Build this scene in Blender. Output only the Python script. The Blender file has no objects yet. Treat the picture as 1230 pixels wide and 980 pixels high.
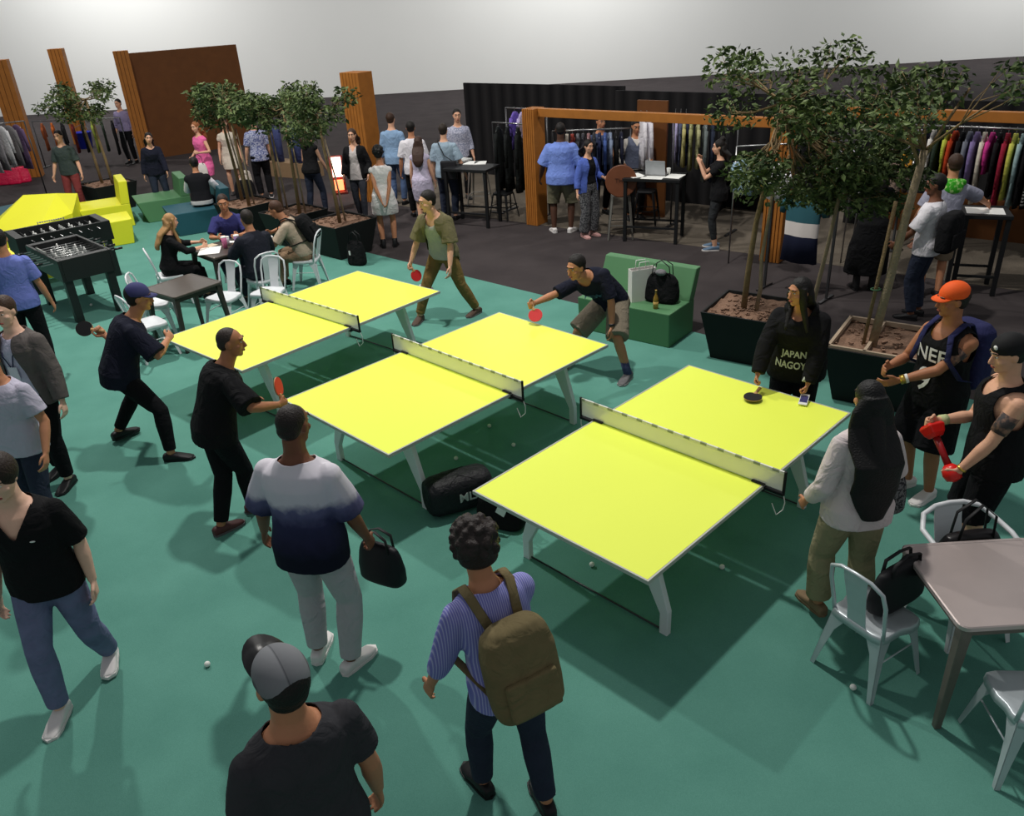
import bpy, bmesh, math, random
import numpy as np
from mathutils import Vector, Matrix, Euler
V = Vector
C = bpy.context.scene.collection
SC = bpy.context.scene
PI = math.pi
rng = random.Random(11)

# ------------------------------------------------------------------ camera
FPX, CAM_H, PITCH, ROLL = 969.8, 3.903, .476, -.059
cp, sp, cr, sr = math.cos(PITCH), math.sin(PITCH), math.cos(ROLL), math.sin(ROLL)
_f = V((0, cp, -sp)); _r0 = V((1, 0, 0)); _u0 = V((0, sp, cp))
_r = _r0*cr + _u0*sr; _u = -_r0*sr + _u0*cr
def ray(px, py):
    return _r*((px-615)/FPX) - _u*((py-490)/FPX) + _f
def at(px, py, z=0.0):                       # point of the plane z that the photo shows at (px, py)
    d = ray(px, py); t = (z-CAM_H)/d.z
    return V((d.x*t, d.y*t, z))
def aty(px, py, y):                          # the same on the upright plane at distance y
    d = ray(px, py); t = y/d.y
    return V((d.x*t, y, CAM_H+d.z*t))
cam_d = bpy.data.cameras.new('camera'); cam = bpy.data.objects.new('camera', cam_d); C.objects.link(cam)
cam_d.sensor_fit = 'HORIZONTAL'; cam_d.sensor_width = 36; cam_d.lens = 36*FPX/1230
cam_d.clip_start = .05; cam_d.clip_end = 300
cam.matrix_world = Matrix(((_r.x, _u.x, -_f.x, 0), (_r.y, _u.y, -_f.y, 0), (_r.z, _u.z, -_f.z, CAM_H), (0, 0, 0, 1)))
SC.camera = cam

# ------------------------------------------------------------------ materials
def lin(c):
    return tuple(((v/255)/12.92 if v/255 <= .04045 else ((v/255+.055)/1.055)**2.4) for v in c)
_mats = {}
def mat(name, rgb, rough=.75, metal=0, var=.12, scale=14, bump=0, bscale=160, spec=.3, alpha=1, emit=0):
    """plain surface: one colour with a little cloudy variation, optional fine bump"""
    if name in _mats: return _mats[name]
    m = bpy.data.materials.new(name); m.use_nodes = True; nt = m.node_tree; N = nt.nodes; L = nt.links
    b = N['Principled BSDF']; c = lin(rgb)
    b.inputs['Roughness'].default_value = rough; b.inputs['Metallic'].default_value = metal
    b.inputs['Specular IOR Level'].default_value = spec
    tc = N.new('ShaderNodeTexCoord')
    if var:
        n = N.new('ShaderNodeTexNoise'); n.inputs['Scale'].default_value = scale; n.inputs['Detail'].default_value = 3
        r = N.new('ShaderNodeMix'); r.data_type = 'RGBA'
        r.inputs[6].default_value = (*[x*(1-var) for x in c], 1); r.inputs[7].default_value = (*[min(1, x*(1+var)) for x in c], 1)
        L.new(tc.outputs['Object'], n.inputs['Vector']); L.new(n.outputs['Fac'], r.inputs[0]); L.new(r.outputs[2], b.inputs['Base Color'])
    else: b.inputs['Base Color'].default_value = (*c, 1)
    if bump:
        n2 = N.new('ShaderNodeTexNoise'); n2.inputs['Scale'].default_value = bscale; n2.inputs['Detail'].default_value = 3 if bscale < 40 else 1; n2.inputs['Distortion'].default_value = 1.2 if bscale < 40 else 0
        bp = N.new('ShaderNodeBump'); bp.inputs['Strength'].default_value = bump; bp.inputs['Distance'].default_value = .035 if bscale < 40 else .01
        L.new(tc.outputs['Object'], n2.inputs['Vector']); L.new(n2.outputs['Fac'], bp.inputs['Height']); L.new(bp.outputs['Normal'], b.inputs['Normal'])
    if alpha < 1: b.inputs['Alpha'].default_value = alpha
    if emit:
        b.inputs['Emission Color'].default_value = (*c, 1); b.inputs['Emission Strength'].default_value = emit
    _mats[name] = m
    return m
def cloth(name, rgb, var=.14, scale=9, bump=.75, bscale=8, rough=.9):
    return mat(name, rgb, rough, 0, var, scale, bump, bscale, .15)
def ramp_mat(name, stops, axis='Z', lo=0, hi=1, rough=.9, noise=0, interp='LINEAR', wave=None, coord='Object'):
    """colour bands along one object axis (stops: [(pos 0..1, rgb)])"""
    m = bpy.data.materials.new(name); m.use_nodes = True; nt = m.node_tree; N = nt.nodes; L = nt.links
    b = N['Principled BSDF']; b.inputs['Roughness'].default_value = rough; b.inputs['Specular IOR Level'].default_value = .15
    tc = N.new('ShaderNodeTexCoord'); sx = N.new('ShaderNodeSeparateXYZ'); L.new(tc.outputs[coord], sx.inputs[0])
    mr = N.new('ShaderNodeMapRange'); mr.inputs[1].default_value = lo; mr.inputs[2].default_value = hi
    src = sx.outputs[axis]
    if noise:
        n = N.new('ShaderNodeTexNoise'); n.inputs['Scale'].default_value = 14; L.new(tc.outputs[coord], n.inputs['Vector'])
        a = N.new('ShaderNodeMath'); a.operation = 'MULTIPLY_ADD'; L.new(n.outputs['Fac'], a.inputs[0]); a.inputs[1].default_value = noise; L.new(src, a.inputs[2]); src = a.outputs[0]
    L.new(src, mr.inputs[0]); v = mr.outputs[0]
    if wave:
        a = N.new('ShaderNodeMath'); a.operation = 'MULTIPLY'; L.new(v, a.inputs[0]); a.inputs[1].default_value = wave
        f = N.new('ShaderNodeMath'); f.operation = 'FRACT'; L.new(a.outputs[0], f.inputs[0]); v = f.outputs[0]
    cr_ = N.new('ShaderNodeValToRGB'); cr_.color_ramp.interpolation = interp; L.new(v, cr_.inputs[0])
    el = cr_.color_ramp.elements
    while len(el) < len(stops): el.new(.5)
    for e_, (p_, c_) in zip(el, stops): e_.position = p_; e_.color = (*lin(c_), 1)
    L.new(cr_.outputs[0], b.inputs['Base Color'])
    return m
def blotch_mat(name, a, b_, scale=20, lo=.45, hi=.55, rough=.9, voronoi=False):
    m = bpy.data.materials.new(name); m.use_nodes = True; nt = m.node_tree; N = nt.nodes; L = nt.links
    b = N['Principled BSDF']; b.inputs['Roughness'].default_value = rough; b.inputs['Specular IOR Level'].default_value = .15
    tc = N.new('ShaderNodeTexCoord'); n = N.new('ShaderNodeTexVoronoi' if voronoi else 'ShaderNodeTexNoise'); n.inputs['Scale'].default_value = scale
    L.new(tc.outputs['Object'], n.inputs['Vector'])
    cr_ = N.new('ShaderNodeValToRGB'); L.new(n.outputs[0], cr_.inputs[0])
    el = cr_.color_ramp.elements; el[0].position = lo; el[0].color = (*lin(a), 1); el[1].position = hi; el[1].color = (*lin(b_), 1)
    L.new(cr_.outputs[0], b.inputs['Base Color'])
    return m

# ------------------------------------------------------------------ mesh builder
class MB:
    def __init__(s): s.v = []; s.f = []
    def add(s, vs, fs):
        b = len(s.v); s.v += [tuple(p) for p in vs]; s.f += [tuple(b+i for i in q) for q in fs]; return s
    def merge(s, o): return s.add(o.v, o.f)
    def loft(s, rings, caps=True, closed=False):
        n = len(rings[0]); vs = [p for r in rings for p in r]; fs = []
        m = len(rings)
        for i in range(m if closed else m-1):
            a, b = i*n, ((i+1) % m)*n
            for j in range(n):
                k = (j+1) % n; fs.append((a+j, a+k, b+k, b+j))
        if caps and not closed:
            fs.append(tuple(range(n-1, -1, -1))); fs.append(tuple(range((m-1)*n, m*n)))
        return s.add(vs, fs)
    def box(s, c, size, M=None, top=1.0):
        x, y, z = size[0]/2, size[1]/2, size[2]/2
        vs = []
        for k in (-1, 1):
            q = top if k > 0 else 1
            for (i, j) in ((-1, -1), (1, -1), (1, 1), (-1, 1)):
                p = V((i*x*q, j*y*q, k*z)); vs.append((M @ p if M else p)+V(c))
        return s.add(vs, [(3, 2, 1, 0), (4, 5, 6, 7), (0, 1, 5, 4), (1, 2, 6, 5), (2, 3, 7, 6), (3, 0, 4, 7)])
    def bar(s, a, b, w, h=None, up=(0, 0, 1), w2=None, h2=None):
        """straight bar with a rectangular section from a to b"""
        a, b = V(a), V(b); d = (b-a).normalized(); up = V(up)
        if abs(d.dot(up)) > .95: up = V((0, 1, 0))
        x = d.cross(up).normalized(); y = x.cross(d); h = h or w; w2 = w2 or w; h2 = h2 or h
        r = [[p+x*(i*ww/2)+y*(j*hh/2) for (i, j) in ((-1, -1), (1, -1), (1, 1), (-1, 1))] for (p, ww, hh) in ((a, w, h), (b, w2, h2))]
        return s.loft(r)
    def tube(s, pts, rad, n=10, up=None, caps=True, closed=False):
        """round tube through points; rad: number, or list of numbers / (rx, ry)"""
        pts = [V(p) for p in pts]; m = len(pts)
        if not isinstance(rad, (list, tuple)): rad = [rad]*m
        rings = []; x = None
        for i, p in enumerate(pts):
            if closed: d = pts[(i+1) % m]-pts[i-1]
            else: d = pts[min(i+1, m-1)]-pts[max(i-1, 0)]
            d = d.normalized() if d.length > 1e-9 else V((0, 0, 1))
            if x is None:
                ref = V(up) if up else (V((0, 1, 0)) if abs(d.y) < .9 else V((1, 0, 0)))
                x = (ref-d*ref.dot(d)).normalized()
            else: x = (x-d*x.dot(d)).normalized()
            y = d.cross(x); rx, ry = rad[i] if isinstance(rad[i], (list, tuple)) else (rad[i], rad[i])
            rings.append([p+x*(rx*math.cos(2*PI*j/n))+y*(ry*math.sin(2*PI*j/n)) for j in range(n)])
        return s.loft(rings, caps, closed)
    def ball(s, c, r, M=None, nu=14, nv=9):
        if not isinstance(r, (list, tuple)): r = (r, r, r)
        rings = []; c = V(c)
        for i in range(nv+1):
            t = PI*(i/nv); z = -math.cos(t); q = max(math.sin(t), .02)
            ring = []
            for j in range(nu):
                p = V((r[0]*q*math.cos(2*PI*j/nu), r[1]*q*math.sin(2*PI*j/nu), r[2]*z)); ring.append((M @ p if M else p)+c)
            rings.append(ring)
        return s.loft(rings)
    def lathe(s, prof, c=(0, 0, 0), n=20, M=None):
        c = V(c); rings = []
        for (r, z) in prof:
            ring = []
            for j in range(n):
                p = V((r*math.cos(2*PI*j/n), r*math.sin(2*PI*j/n), z)); ring.append((M @ p if M else p)+c)
            rings.append(ring)
        return s.loft(rings)
    def prism(s, poly, d):
        """polygon of 3-D points pushed along d"""
        d = V(d); return s.loft([[V(p) for p in poly], [V(p)+d for p in poly]])
    def xform(s, M): s.v = [tuple(M @ V(p)) for p in s.v]; return s
    def mesh(s, name, smooth=False):
        me = bpy.data.meshes.new(name); me.from_pydata(s.v, [], s.f)
        bm = bmesh.new(); bm.from_mesh(me); bmesh.ops.recalc_face_normals(bm, faces=bm.faces); bm.to_mesh(me); bm.free()
        if smooth: me.polygons.foreach_set('use_smooth', [True]*len(me.polygons))
        me.update(); return me
def obj(name, m, material, parent=None, smooth=False, bevel=0, label=None):
    me = m.mesh(name, smooth) if isinstance(m, MB) else m
    if material is not None and len(me.materials) == 0: me.materials.append(material)
    o = bpy.data.objects.new(name, me); C.objects.link(o)
    if parent is not None: o.parent = parent
    if label: o['label'] = label
    if bevel:
        b = o.modifiers.new('bevel', 'BEVEL'); b.width = bevel; b.segments = 2; b.limit_method = 'ANGLE'; b.angle_limit = .6
    if smooth and bevel: pass
    return o
def thing(name, label, cat, loc=(0, 0, 0), rotz=0, group=None):
    o = bpy.data.objects.new(name, None); C.objects.link(o); o.empty_display_size = .1
    o.location = loc; o.rotation_euler = (0, 0, rotz); o['label'] = label; o['category'] = cat
    if group: o['group'] = group
    return o
def tag(o, label, cat, group=None, loc=None, rotz=None):
    o['label'] = label; o['category'] = cat
    if group: o['group'] = group
    if loc is not None: o.location = loc
    if rotz is not None: o.rotation_euler = (0, 0, rotz)
    return o
def struct(name, m, material, bevel=0):
    o = obj(name, m, material, None, False, bevel); o['kind'] = 'structure'; return o
def dup(root, loc, rotz, label=None, group=None):
    r = root.copy(); C.objects.link(r); r.location = loc; r.rotation_euler = (0, 0, rotz)
    if label: r['label'] = label
    if group: r['group'] = group
    for ch in list(root.children):
        c = ch.copy(); C.objects.link(c); c.parent = r
        for g in list(ch.children):
            d = g.copy(); C.objects.link(d); d.parent = c
    return r
def remesh(mb, voxel, it=3, name='m', cut=None, fac=.5, smooth=True):
    """union of overlapping closed pieces as one smooth skin; cut(co) True removes a face"""
    me = mb.mesh(name+'_raw'); o = bpy.data.objects.new('tmp', me); C.objects.link(o)
    r = o.modifiers.new('r', 'REMESH'); r.mode = 'VOXEL'; r.voxel_size = voxel; r.use_smooth_shade = True
    s = o.modifiers.new('s', 'SMOOTH'); s.factor = fac; s.iterations = it
    dg = bpy.context.evaluated_depsgraph_get(); dg.update()
    out = bpy.data.meshes.new_from_object(o.evaluated_get(dg)); out.name = name
    bpy.data.objects.remove(o); bpy.data.meshes.remove(me); out.materials.clear()
    if cut:
        bm = bmesh.new(); bm.from_mesh(out)
        bmesh.ops.delete(bm, geom=[f for f in bm.faces if cut(f.calc_center_median())], context='FACES')
        for _ in range(6):                       # even out the cut edges
            new = {}
            for v in bm.verts:
                nb = [e.other_vert(v).co for e in v.link_edges if e.is_boundary]
                if len(nb) == 2: new[v] = v.co*.4+(nb[0]+nb[1])*.3
            for v, c in new.items(): v.co = c
        bm.to_mesh(out); bm.free()
    out.polygons.foreach_set('use_smooth', [smooth]*len(out.polygons)); out.update()
    return out
def text_mesh(txt, size, extrude=.001, align='CENTER', M=None, name='lettering', bold=0):
    cu = bpy.data.curves.new('t', 'FONT'); cu.body = txt; cu.size = size; cu.extrude = extrude; cu.align_x = align; cu.align_y = 'CENTER'; cu.resolution_u = 3; cu.offset = bold
    o = bpy.data.objects.new('tmp', cu); C.objects.link(o)
    dg = bpy.context.evaluated_depsgraph_get(); dg.update()
    me = bpy.data.meshes.new_from_object(o.evaluated_get(dg)); me.name = name
    bpy.data.objects.remove(o); bpy.data.curves.remove(cu)
    me.materials.clear()
    if M: me.transform(M)
    return me
# ------------------------------------------------------------------ people
SKIN = {k: mat('skin_'+k, c, .55, 0, .1, 20, .08, 90, .3) for k, c in dict(light=(222, 170, 140), tan=(190, 132, 98), olive=(172, 116, 84), brown=(118, 76, 56), dark=(84, 56, 44), pale=(232, 188, 164)).items()}
EYE = mat('eye_white', (225, 220, 212), .3, 0, 0); IRIS = mat('iris_dark', (35, 22, 16), .3, 0, 0); LIP = mat('lips', (160, 82, 74), .5, 0, 0)
def hairmat(c): return mat('hair_%d_%d_%d' % c, c, .6, 0, .25, 60, .5, 90, .35)
def smooth01(a, b, x):
    t = max(0, min(1, (x-a)/(b-a))); return t*t*(3-2*t)
def ik(a, b, l1, l2, pole):
    d = b-a; D = d.length
    if D > (l1+l2)*.995: b = a+d*((l1+l2)*.995/D); d = b-a; D = d.length
    if D < abs(l1-l2)+.03: D = abs(l1-l2)+.03
    u = d.normalized(); q = (l1*l1-l2*l2+D*D)/(2*D); h = math.sqrt(max(0, l1*l1-q*q))
    p = pole-u*pole.dot(u); p = p.normalized() if p.length > 1e-6 else V((1, 0, 0))
    return a+u*q+p*h, b
class Body: pass
def person(label, base, yaw, H=1.75, sex='m', lean=0, side=0, twist=0, pel=(0, 0, 0), feet=None, fyaw=(8, -8), hands=None, poles=None,
           head=(0, 5, 0), skin='tan', build=1.0, vox=.011, tops=(), bottom=None, shoes=None, hair=None, face=True, sit=None, grip=(), fingers=None, group=None, hat=None, handdir=None, footz=(0, 0)):
    bx, by = (at(*base)[:2] if isinstance(base[0], int) else base)
    yw = math.radians(yaw); root = thing('person', label, 'person', (bx, by, 0), yw, group)
    W = Matrix.Translation((bx, by, 0)) @ Matrix.Rotation(yw, 4, 'Z'); Wi = W.inverted()
    s = H/1.75; R = math.radians; fem = sex == 'f'; sk = SKIN[skin]
    def pt(q, dz=0):                          # ('w', x, y, z) world, (px, py, dy) photo pixel at base distance + dy, ('l', x, y, z) local
        if q[0] == 'w': return Wi @ V(q[1:])
        if q[0] == 'l': return V(q[1:])
        return Wi @ aty(q[0], q[1], by+q[2])
    # feet
    ank = []
    for i, sx in ((0, -1), (1, 1)):
        if feet and feet[i]:
            q = feet[i]
            p = V((q[1], q[2], 0)) if q[0] == 'l' else Wi @ at(q[0], q[1])
        else: p = V((sx*.105*s, 0, 0))
        ank.append(V((p.x, p.y, (.085+footz[i])*s)))
    P = V((0, 0, 0))
    if feet and not sit: P = V(((ank[0].x+ank[1].x)/2, (ank[0].y+ank[1].y)/2, 0))
    P += V(pel)*s if not sit else V((0, 0, 0))
    if sit: P = V((pel[0]*s, pel[1]*s, sit+.10*s))
    else:
        pz = .94*s
        for i, sx in ((0, -1), (1, 1)):
            hx, hy = P.x+sx*.09*s, P.y; hd = math.hypot(hx-ank[i].x, hy-ank[i].y); L = .832*s
            pz = min(pz, math.sqrt(max(.01, L*L-hd*hd))+ank[i].z+.03*s)
        P.z = pz+pel[2]*s
    # spine
    hs = [-.12*s+i*.02*s for i in range(43)]; sp_ = {}
    def frame(h):
        k = .3+.7*smooth01(-.05*s, .32*s, h); kt = smooth01(0, .4*s, h)
        M = Matrix.Rotation(R(twist)*kt, 3, 'Z') @ Matrix.Rotation(R(side)*k, 3, 'Y') @ Matrix.Rotation(-R(lean)*k, 3, 'X')
        return M
    p = P.copy(); pts = []
    for h in hs:
        pts.append((h, p.copy())); p = p + frame(h).col[2]*(.02*s)
    off = [q for (h, q) in pts if abs(h) < .011*s][0]-P; pts = [(h, q-off) for h, q in pts]
    def spine(h):
        h = max(hs[0], min(hs[-1]-1e-6, h)); i = int((h-hs[0])/(.02*s)); i = min(i, len(pts)-2); t = (h-pts[i][0])/(.02*s)
        return pts[i][1].lerp(pts[i+1][1], t), frame(h)
    prof = [(-.115, .11, .085, -.005), (-.06, .158, .112, -.008), (.02, .168, .116, -.012), (.11, .153, .106, 0), (.2, .146, .1, .003), (.3, .162, .112, .006), (.39, .176, .118, .006), (.44, .172, .104, 0), (.47, .158, .094, -.004), (.5, .115, .08, -.008), (.525, .078, .068, -.006), (.57, .058, .06, .004), (.64, .055, .058, .012)]
    if fem: prof = [(-.115, .11, .085, -.005), (-.06, .165, .115, -.012), (.02, .172, .115, -.014), (.11, .14, .096, 0), (.2, .122, .086, .003), (.3, .14, .105, .01), (.37, .152, .118, .014), (.44, .148, .094, 0), (.47, .134, .084, -.004), (.5, .1, .07, -.008), (.525, .066, .058, -.006), (.57, .048, .052, .004), (.64, .047, .052, .012)]
    def tor(h):
        h = max(prof[0][0], min(prof[-1][0], h))
        for a, b in zip(prof, prof[1:]):
            if h <= b[0]:
                t = (h-a[0])/(b[0]-a[0]); k = build if h < .5 else 1
                return [a[i]+(b[i]-a[i])*t for i in (1, 2, 3)], k
    def ring(h, e=0, n=26, ez=None, pw=2.4, lo=-9):
        (rx, ry, oy), k = tor(max(h, lo)); c, M = spine(h*s); rx = (rx*k+e)*s; ry = (ry*(1+(k-1)*1.5)+(e if ez is None else ez))*s; out = []
        for j in range(n):
            a = 2*PI*j/n; ca, sa = math.cos(a), math.sin(a)
            q = (abs(ca)**pw+abs(sa)**pw)**(-1/pw)
            out.append(c+M @ V((rx*ca*q, ry*sa*q+oy*s, 0)))
        return out
    hsr = [q[0] for q in prof]
    B = Body(); B.root, B.W = root, W
    # limbs
    cN, MN = spine(.432*s); sw = (.172 if not fem else .147)*(1+(build-1)*.6)*s
    ua, fa, th, sh = .285*s, .255*s, .425*s, .415*s
    sho, elb, wri, hip, knee = [], [], [], [], []
    for i, sx in ((0, -1), (1, 1)):
        S = cN+MN @ V((sx*sw, -.008*s, 0)); k = 'LR'[i]
        q = hands.get(k) if hands else None
        T = pt(q) if q else S+MN @ V((sx*.1*s, .07*s, 0))+V((0, 0, -.52*s))
        po = V((sx*.35, -1, -.2)) if not (poles and k in poles) else V(poles[k])
        e, w = ik(S, T, ua, fa, MN @ po); sho.append(S); elb.append(e); wri.append(w)
        Hp, Mp = spine(-.03*s); hp = Hp+Mp @ V((sx*.088*s, 0, 0))
        fw = V((-math.sin(R(fyaw[i])), math.cos(R(fyaw[i])), 0)); kp = fw+V((sx*.12, 0, .25))
        kn, an = ik(hp, ank[i], th, sh, kp); ank[i] = an; hip.append(hp); knee.append(kn)
    B.sho, B.elb, B.wri, B.hip, B.knee, B.ank = sho, elb, wri, hip, knee, ank
    fdir = [V((-math.sin(R(a)), math.cos(R(a)), 0)) for a in fyaw]
    def limb(a, b, c_, ra, rb, rc, r2=None, r3=None):
        """points and radii through a joint, with a muscle bulge in each half"""
        P_ = [a, a.lerp(b, .35), a.lerp(b, .8), b, b.lerp(c_, .3), b.lerp(c_, .7), c_]
        return P_, [ra, r2 or (ra*.6+rb*.45), rb*1.02, rb, r3 or rb*1.03, (rb+rc)*.5, rc]
    bk = 1+(build-1)*.8; af = .86 if fem else 1
    body = MB(); body.loft([ring(h) for h in hsr])
    hands_out = {}
    for i, sx in ((0, -1), (1, 1)):
        k = 'LR'[i]
        q, r = limb(sho[i], elb[i], wri[i], .052*s*bk*af, .039*s*bk*af, .026*s*af, .05*s*bk*af, .041*s*bk*af)
        body.tube(q, r, 14); body.ball(sho[i], .05*s*bk*af)
        q, r = limb(hip[i], knee[i], ank[i], .086*s*bk, .053*s*bk, .037*s, .08*s*bk, .055*s*bk); body.tube(q, r, 16)
        body.ball(hip[i]+V((0, -.03*s, .0)), .088*s*bk)
        # foot
        f = fdir[i]; a = ank[i]; u = V((0, 0, 1)); x = f.cross(u)
        for (o_, w_, hh, zz) in (): pass
        rr = []
        for (o_, w_, h_, z_) in ((-.055, .026, .03, .04), (-.02, .033, .042, .045), (.05, .038, .034, .038), (.12, .043, .022, .026), (.17, .034, .014, .02)):
            c0 = V((a.x, a.y, footz[i]*s))+f*(o_*s)+u*(z_*s); rr.append([c0+x*(w_*s*math.cos(2*PI*j/12))+u*(h_*s*math.sin(2*PI*j/12)) for j in range(12)])
        body.loft(rr); body.tube([a+u*.02*s, V((a.x, a.y, (.04+footz[i])*s))], [.036*s, .03*s], 12)
        # hand: palm, four fingers, thumb from the palm's side
        d = (wri[i]-elb[i]).normalized()
        if handdir and k in handdir: d = (Wi.to_3x3() @ V(handdir[k])).normalized()
        inward = MN @ V((-sx, .15, 0)); nrm = (inward-d*inward.dot(d))
        nrm = nrm.normalized() if nrm.length > .15 else (MN @ V((0, 0, -1))-d*(MN @ V((0, 0, -1))).dot(d)).normalized()
        t = d.cross(nrm) if sx > 0 else nrm.cross(d)
        w = wri[i]; hk = s*af
        pr = []
        for (o_, w_, h_) in ((-.01, .026, .02), (.03, .036, .017), (.07, .041, .015), (.092, .038, .012)):
            c0 = w+d*(o_*hk); pr.append([c0+t*(w_*hk*math.cos(2*PI*j/12))+nrm*(h_*hk*math.sin(2*PI*j/12)) for j in range(12)])
        body.loft(pr)
        curl = {'grip': (62, 82, 55), 'flat': (6, 8, 6), 'point': (15, 20, 10)}.get((fingers or {}).get(k), (22, 28, 16)) if k not in grip else (62, 82, 55)
        for j in range(4):
            o0 = w+d*(.086*hk)+t*((.029-.0195*j)*hk); ln = (.036, .04, .037, .029)[j]*hk; sp2 = (.12-.08*j)*.6
            dd = (d+t*sp2*.6).normalized(); P_ = [o0-dd*.02*hk, o0]; ang = 0
            for m_ in range(3):
                ang += R(curl[m_]); P_.append(P_[-1]+(dd*math.cos(ang)+nrm*math.sin(ang))*(ln*(1, .75, .6)[m_]))
            rf = .0088*hk if vox < .009 else .0095*hk
            body.tube(P_, [rf, rf, rf*.95, rf*.88, rf*.75], 8)
        o0 = w+d*(.022*hk)+t*(.022*hk); gq = 1 if k in grip else .35
        tp = [o0, o0+(d*.55+t*.75+nrm*.3*gq).normalized()*.042*hk]; tp.append(tp[-1]+(d*.85+t*.25*(1-gq)+nrm*.7*gq).normalized()*.034*hk); tp.append(tp[-1]+(d*.9+nrm*.6*gq-t*.2*gq).normalized()*.026*hk)
        body.tube(tp, [.0135*hk, .012*hk, .0105*hk, .008*hk], 8)
        B.__dict__.setdefault('hand', {})[k] = (W @ (w+d*.06*hk+nrm*.028*hk), (W.to_3x3() @ d), (W.to_3x3() @ nrm), (W.to_3x3() @ t))
    # head
    nk, Mk = spine(.615*s)
    HM = Matrix.Rotation(R(twist*.6+head[0]), 3, 'Z') @ Matrix.Rotation(R(head[2]), 3, 'Y') @ Matrix.Rotation(-R(head[1]), 3, 'X')
    k = s*(.97 if fem else 1.0)
    Ch = nk+Mk.col[2]*.022*s+HM @ V((0, .022*s, .075*s))
    hp_ = lambda x, y, z: Ch+HM @ (V((x, y, z))*k)
    body.ball(hp_(0, -.01, .026), (.078*k, .096*k, .09*k), HM, 20, 14); body.ball(hp_(0, .02, -.03), (.067*k, .07*k, .083*k), HM, 18, 12)
    body.ball(hp_(0, .062, -.093), (.028*k, .024*k, .022*k), HM); body.ball(hp_(0, .028, -.078), (.058*k, .052*k, .032*k), HM)
    body.tube([hp_(0, .083, .022), hp_(0, .1, -.005), hp_(0, .112, -.028), hp_(0, .092, -.037)], [.008*k, .0105*k, .014*k, .012*k], 8)
    body.ball(hp_(0, .078, .042), (.05*k, .018*k, .011*k), HM)
    for sx in (-1, 1):
        body.ball(hp_(sx*.077, -.008, -.002), (.011*k, .019*k, .031*k), HM); body.ball(hp_(sx*.043, .06, -.022), (.022*k, .022*k, .02*k), HM)
    body.tube([spine(.5*s)[0], nk+Mk.col[2]*.03*s, hp_(0, -.012, -.045)], [.06*s*(.86 if fem else 1), .056*s*(.85 if fem else 1), .054*s*(.86 if fem else 1)], 14)
    if face:
        body.ball(hp_(0, .088, -.06), (.022*k, .01*k, .009*k), HM)
    if fem:
        c0, M0 = spine(.35*s)
        for sx in (-1, 1): body.ball(c0+M0 @ V((sx*.066*s, .075*s, 0)), (.056*s, .05*s, .055*s), M0)
    bo = obj('body', remesh(body, vox, 2, 'body'), sk, root)
    hm = hairmat(hair.get('c', (24, 18, 15))) if hair else None
    if face:
        for sx in (-1, 1):
            e_ = MB(); e_.ball(hp_(sx*.031, .081, .014), (.013*k, .008*k, .0055*k), HM); eo = obj('eye', e_, EYE, root, True)
            ir = MB(); ir.ball(hp_(sx*.031, .0862, .014), (.0062*k, .005*k, .006*k), HM); obj('iris', ir, IRIS, eo, True)
            br = MB(); br.tube([hp_(sx*.013, .094, .037), hp_(sx*.032, .092, .043), hp_(sx*.053, .078, .037)], [.004*k, .005*k, .003*k], 6); obj('eyebrow', br, hm or IRIS, root, True)
        lp = MB(); lp.ball(hp_(0, .094, -.062), (.023*k, .008*k, .0075*k), HM); obj('lips', lp, LIP, root, True)
    # hair
    if hair:
        hk_ = hair['k']; m = MB(); g = hair.get('puff', 0)
        if hk_ == 'buzz': m.ball(hp_(0, -.019, .031), (.0785*k, .091*k, .0915*k), HM, 24, 16); m.ball(hp_(0, -.052, -.012), (.066*k, .054*k, .055*k), HM)
        elif hk_ in ('short', 'cap'):
            m.ball(hp_(0, -.027, .04), ((.085+g)*k, (.1+g*.6)*k, (.098+g)*k), HM, 24, 16); m.ball(hp_(0, -.05, -.018), (.072*k, .06*k, .055*k), HM)
        elif hk_ == 'curly':
            r2 = random.Random(3)
            m.ball(hp_(0, -.02, .036), ((.09+g)*k, (.1+g)*k, (.1+g)*k), HM, 20, 14); m.ball(hp_(0, -.06, -.025), ((.075+g)*k, .06*k, .06*k), HM)
            for _ in range(90):
                a, b_ = r2.uniform(0, 2*PI), r2.uniform(-.3, 1.4); q = V((math.cos(a)*math.cos(b_)*(.09+g), math.sin(a)*math.cos(b_)*(.1+g)-.02, math.sin(b_)*(.1+g)+.036))
                if q.y > .05 and q.z < .07: continue
                m.ball(hp_(*q), .02*k, None, 7, 5)
        else:
            Lh = hair.get('len', .35)
            m.ball(hp_(0, -.016, .035), (.086*k, .094*k, .094*k), HM, 24, 16)
            rows = []; bk_ = spine(.35*s)
            n_ = 8; wide_ = hair.get('wide', .09) > .1
            for j in range(n_+1):
                t = j/n_; wv = (hair.get('wide', .09)+.025*math.sin(PI*min(1, t*1.1)))*(.55+.45*smooth01(0, .2, t))*(1+.06*math.sin(t*19)); z = .05-Lh*t
                # falls from the head and follows the back of the torso
                c0 = hp_(0, -.055, min(.05, .05-.14*t*2)) if t < .25 else None
                base_ = hp_(0, -.06, -.02)
                c1 = V((base_.x, base_.y, 0))+V((0, 0, (Ch.z+.05*k-Lh*t*k)))
                h_back = max(-.1, min(.5, (c1.z-P.z)/max(.2, MN.col[2].z)/s))
                cs, Ms = spine(h_back*s); dpt = tor(h_back)[0][1]*build+.066
                tb = cs+Ms @ V((0, -dpt*s, 0))
                q = smooth01(.2, .55, t); c1.x = c1.x*(1-q)+tb.x*q; c1.y = c1.y*(1-q)+tb.y*q
                X = HM.col[0]*(1-q)+Ms.col[0]*q; Y = HM.col[1]*(1-q)+Ms.col[1]*q
                ww = wv*(1 if t < .85 else 1-.5*(t-.85)/.15)*k; dp = (.062-.028*t)*k
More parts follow.
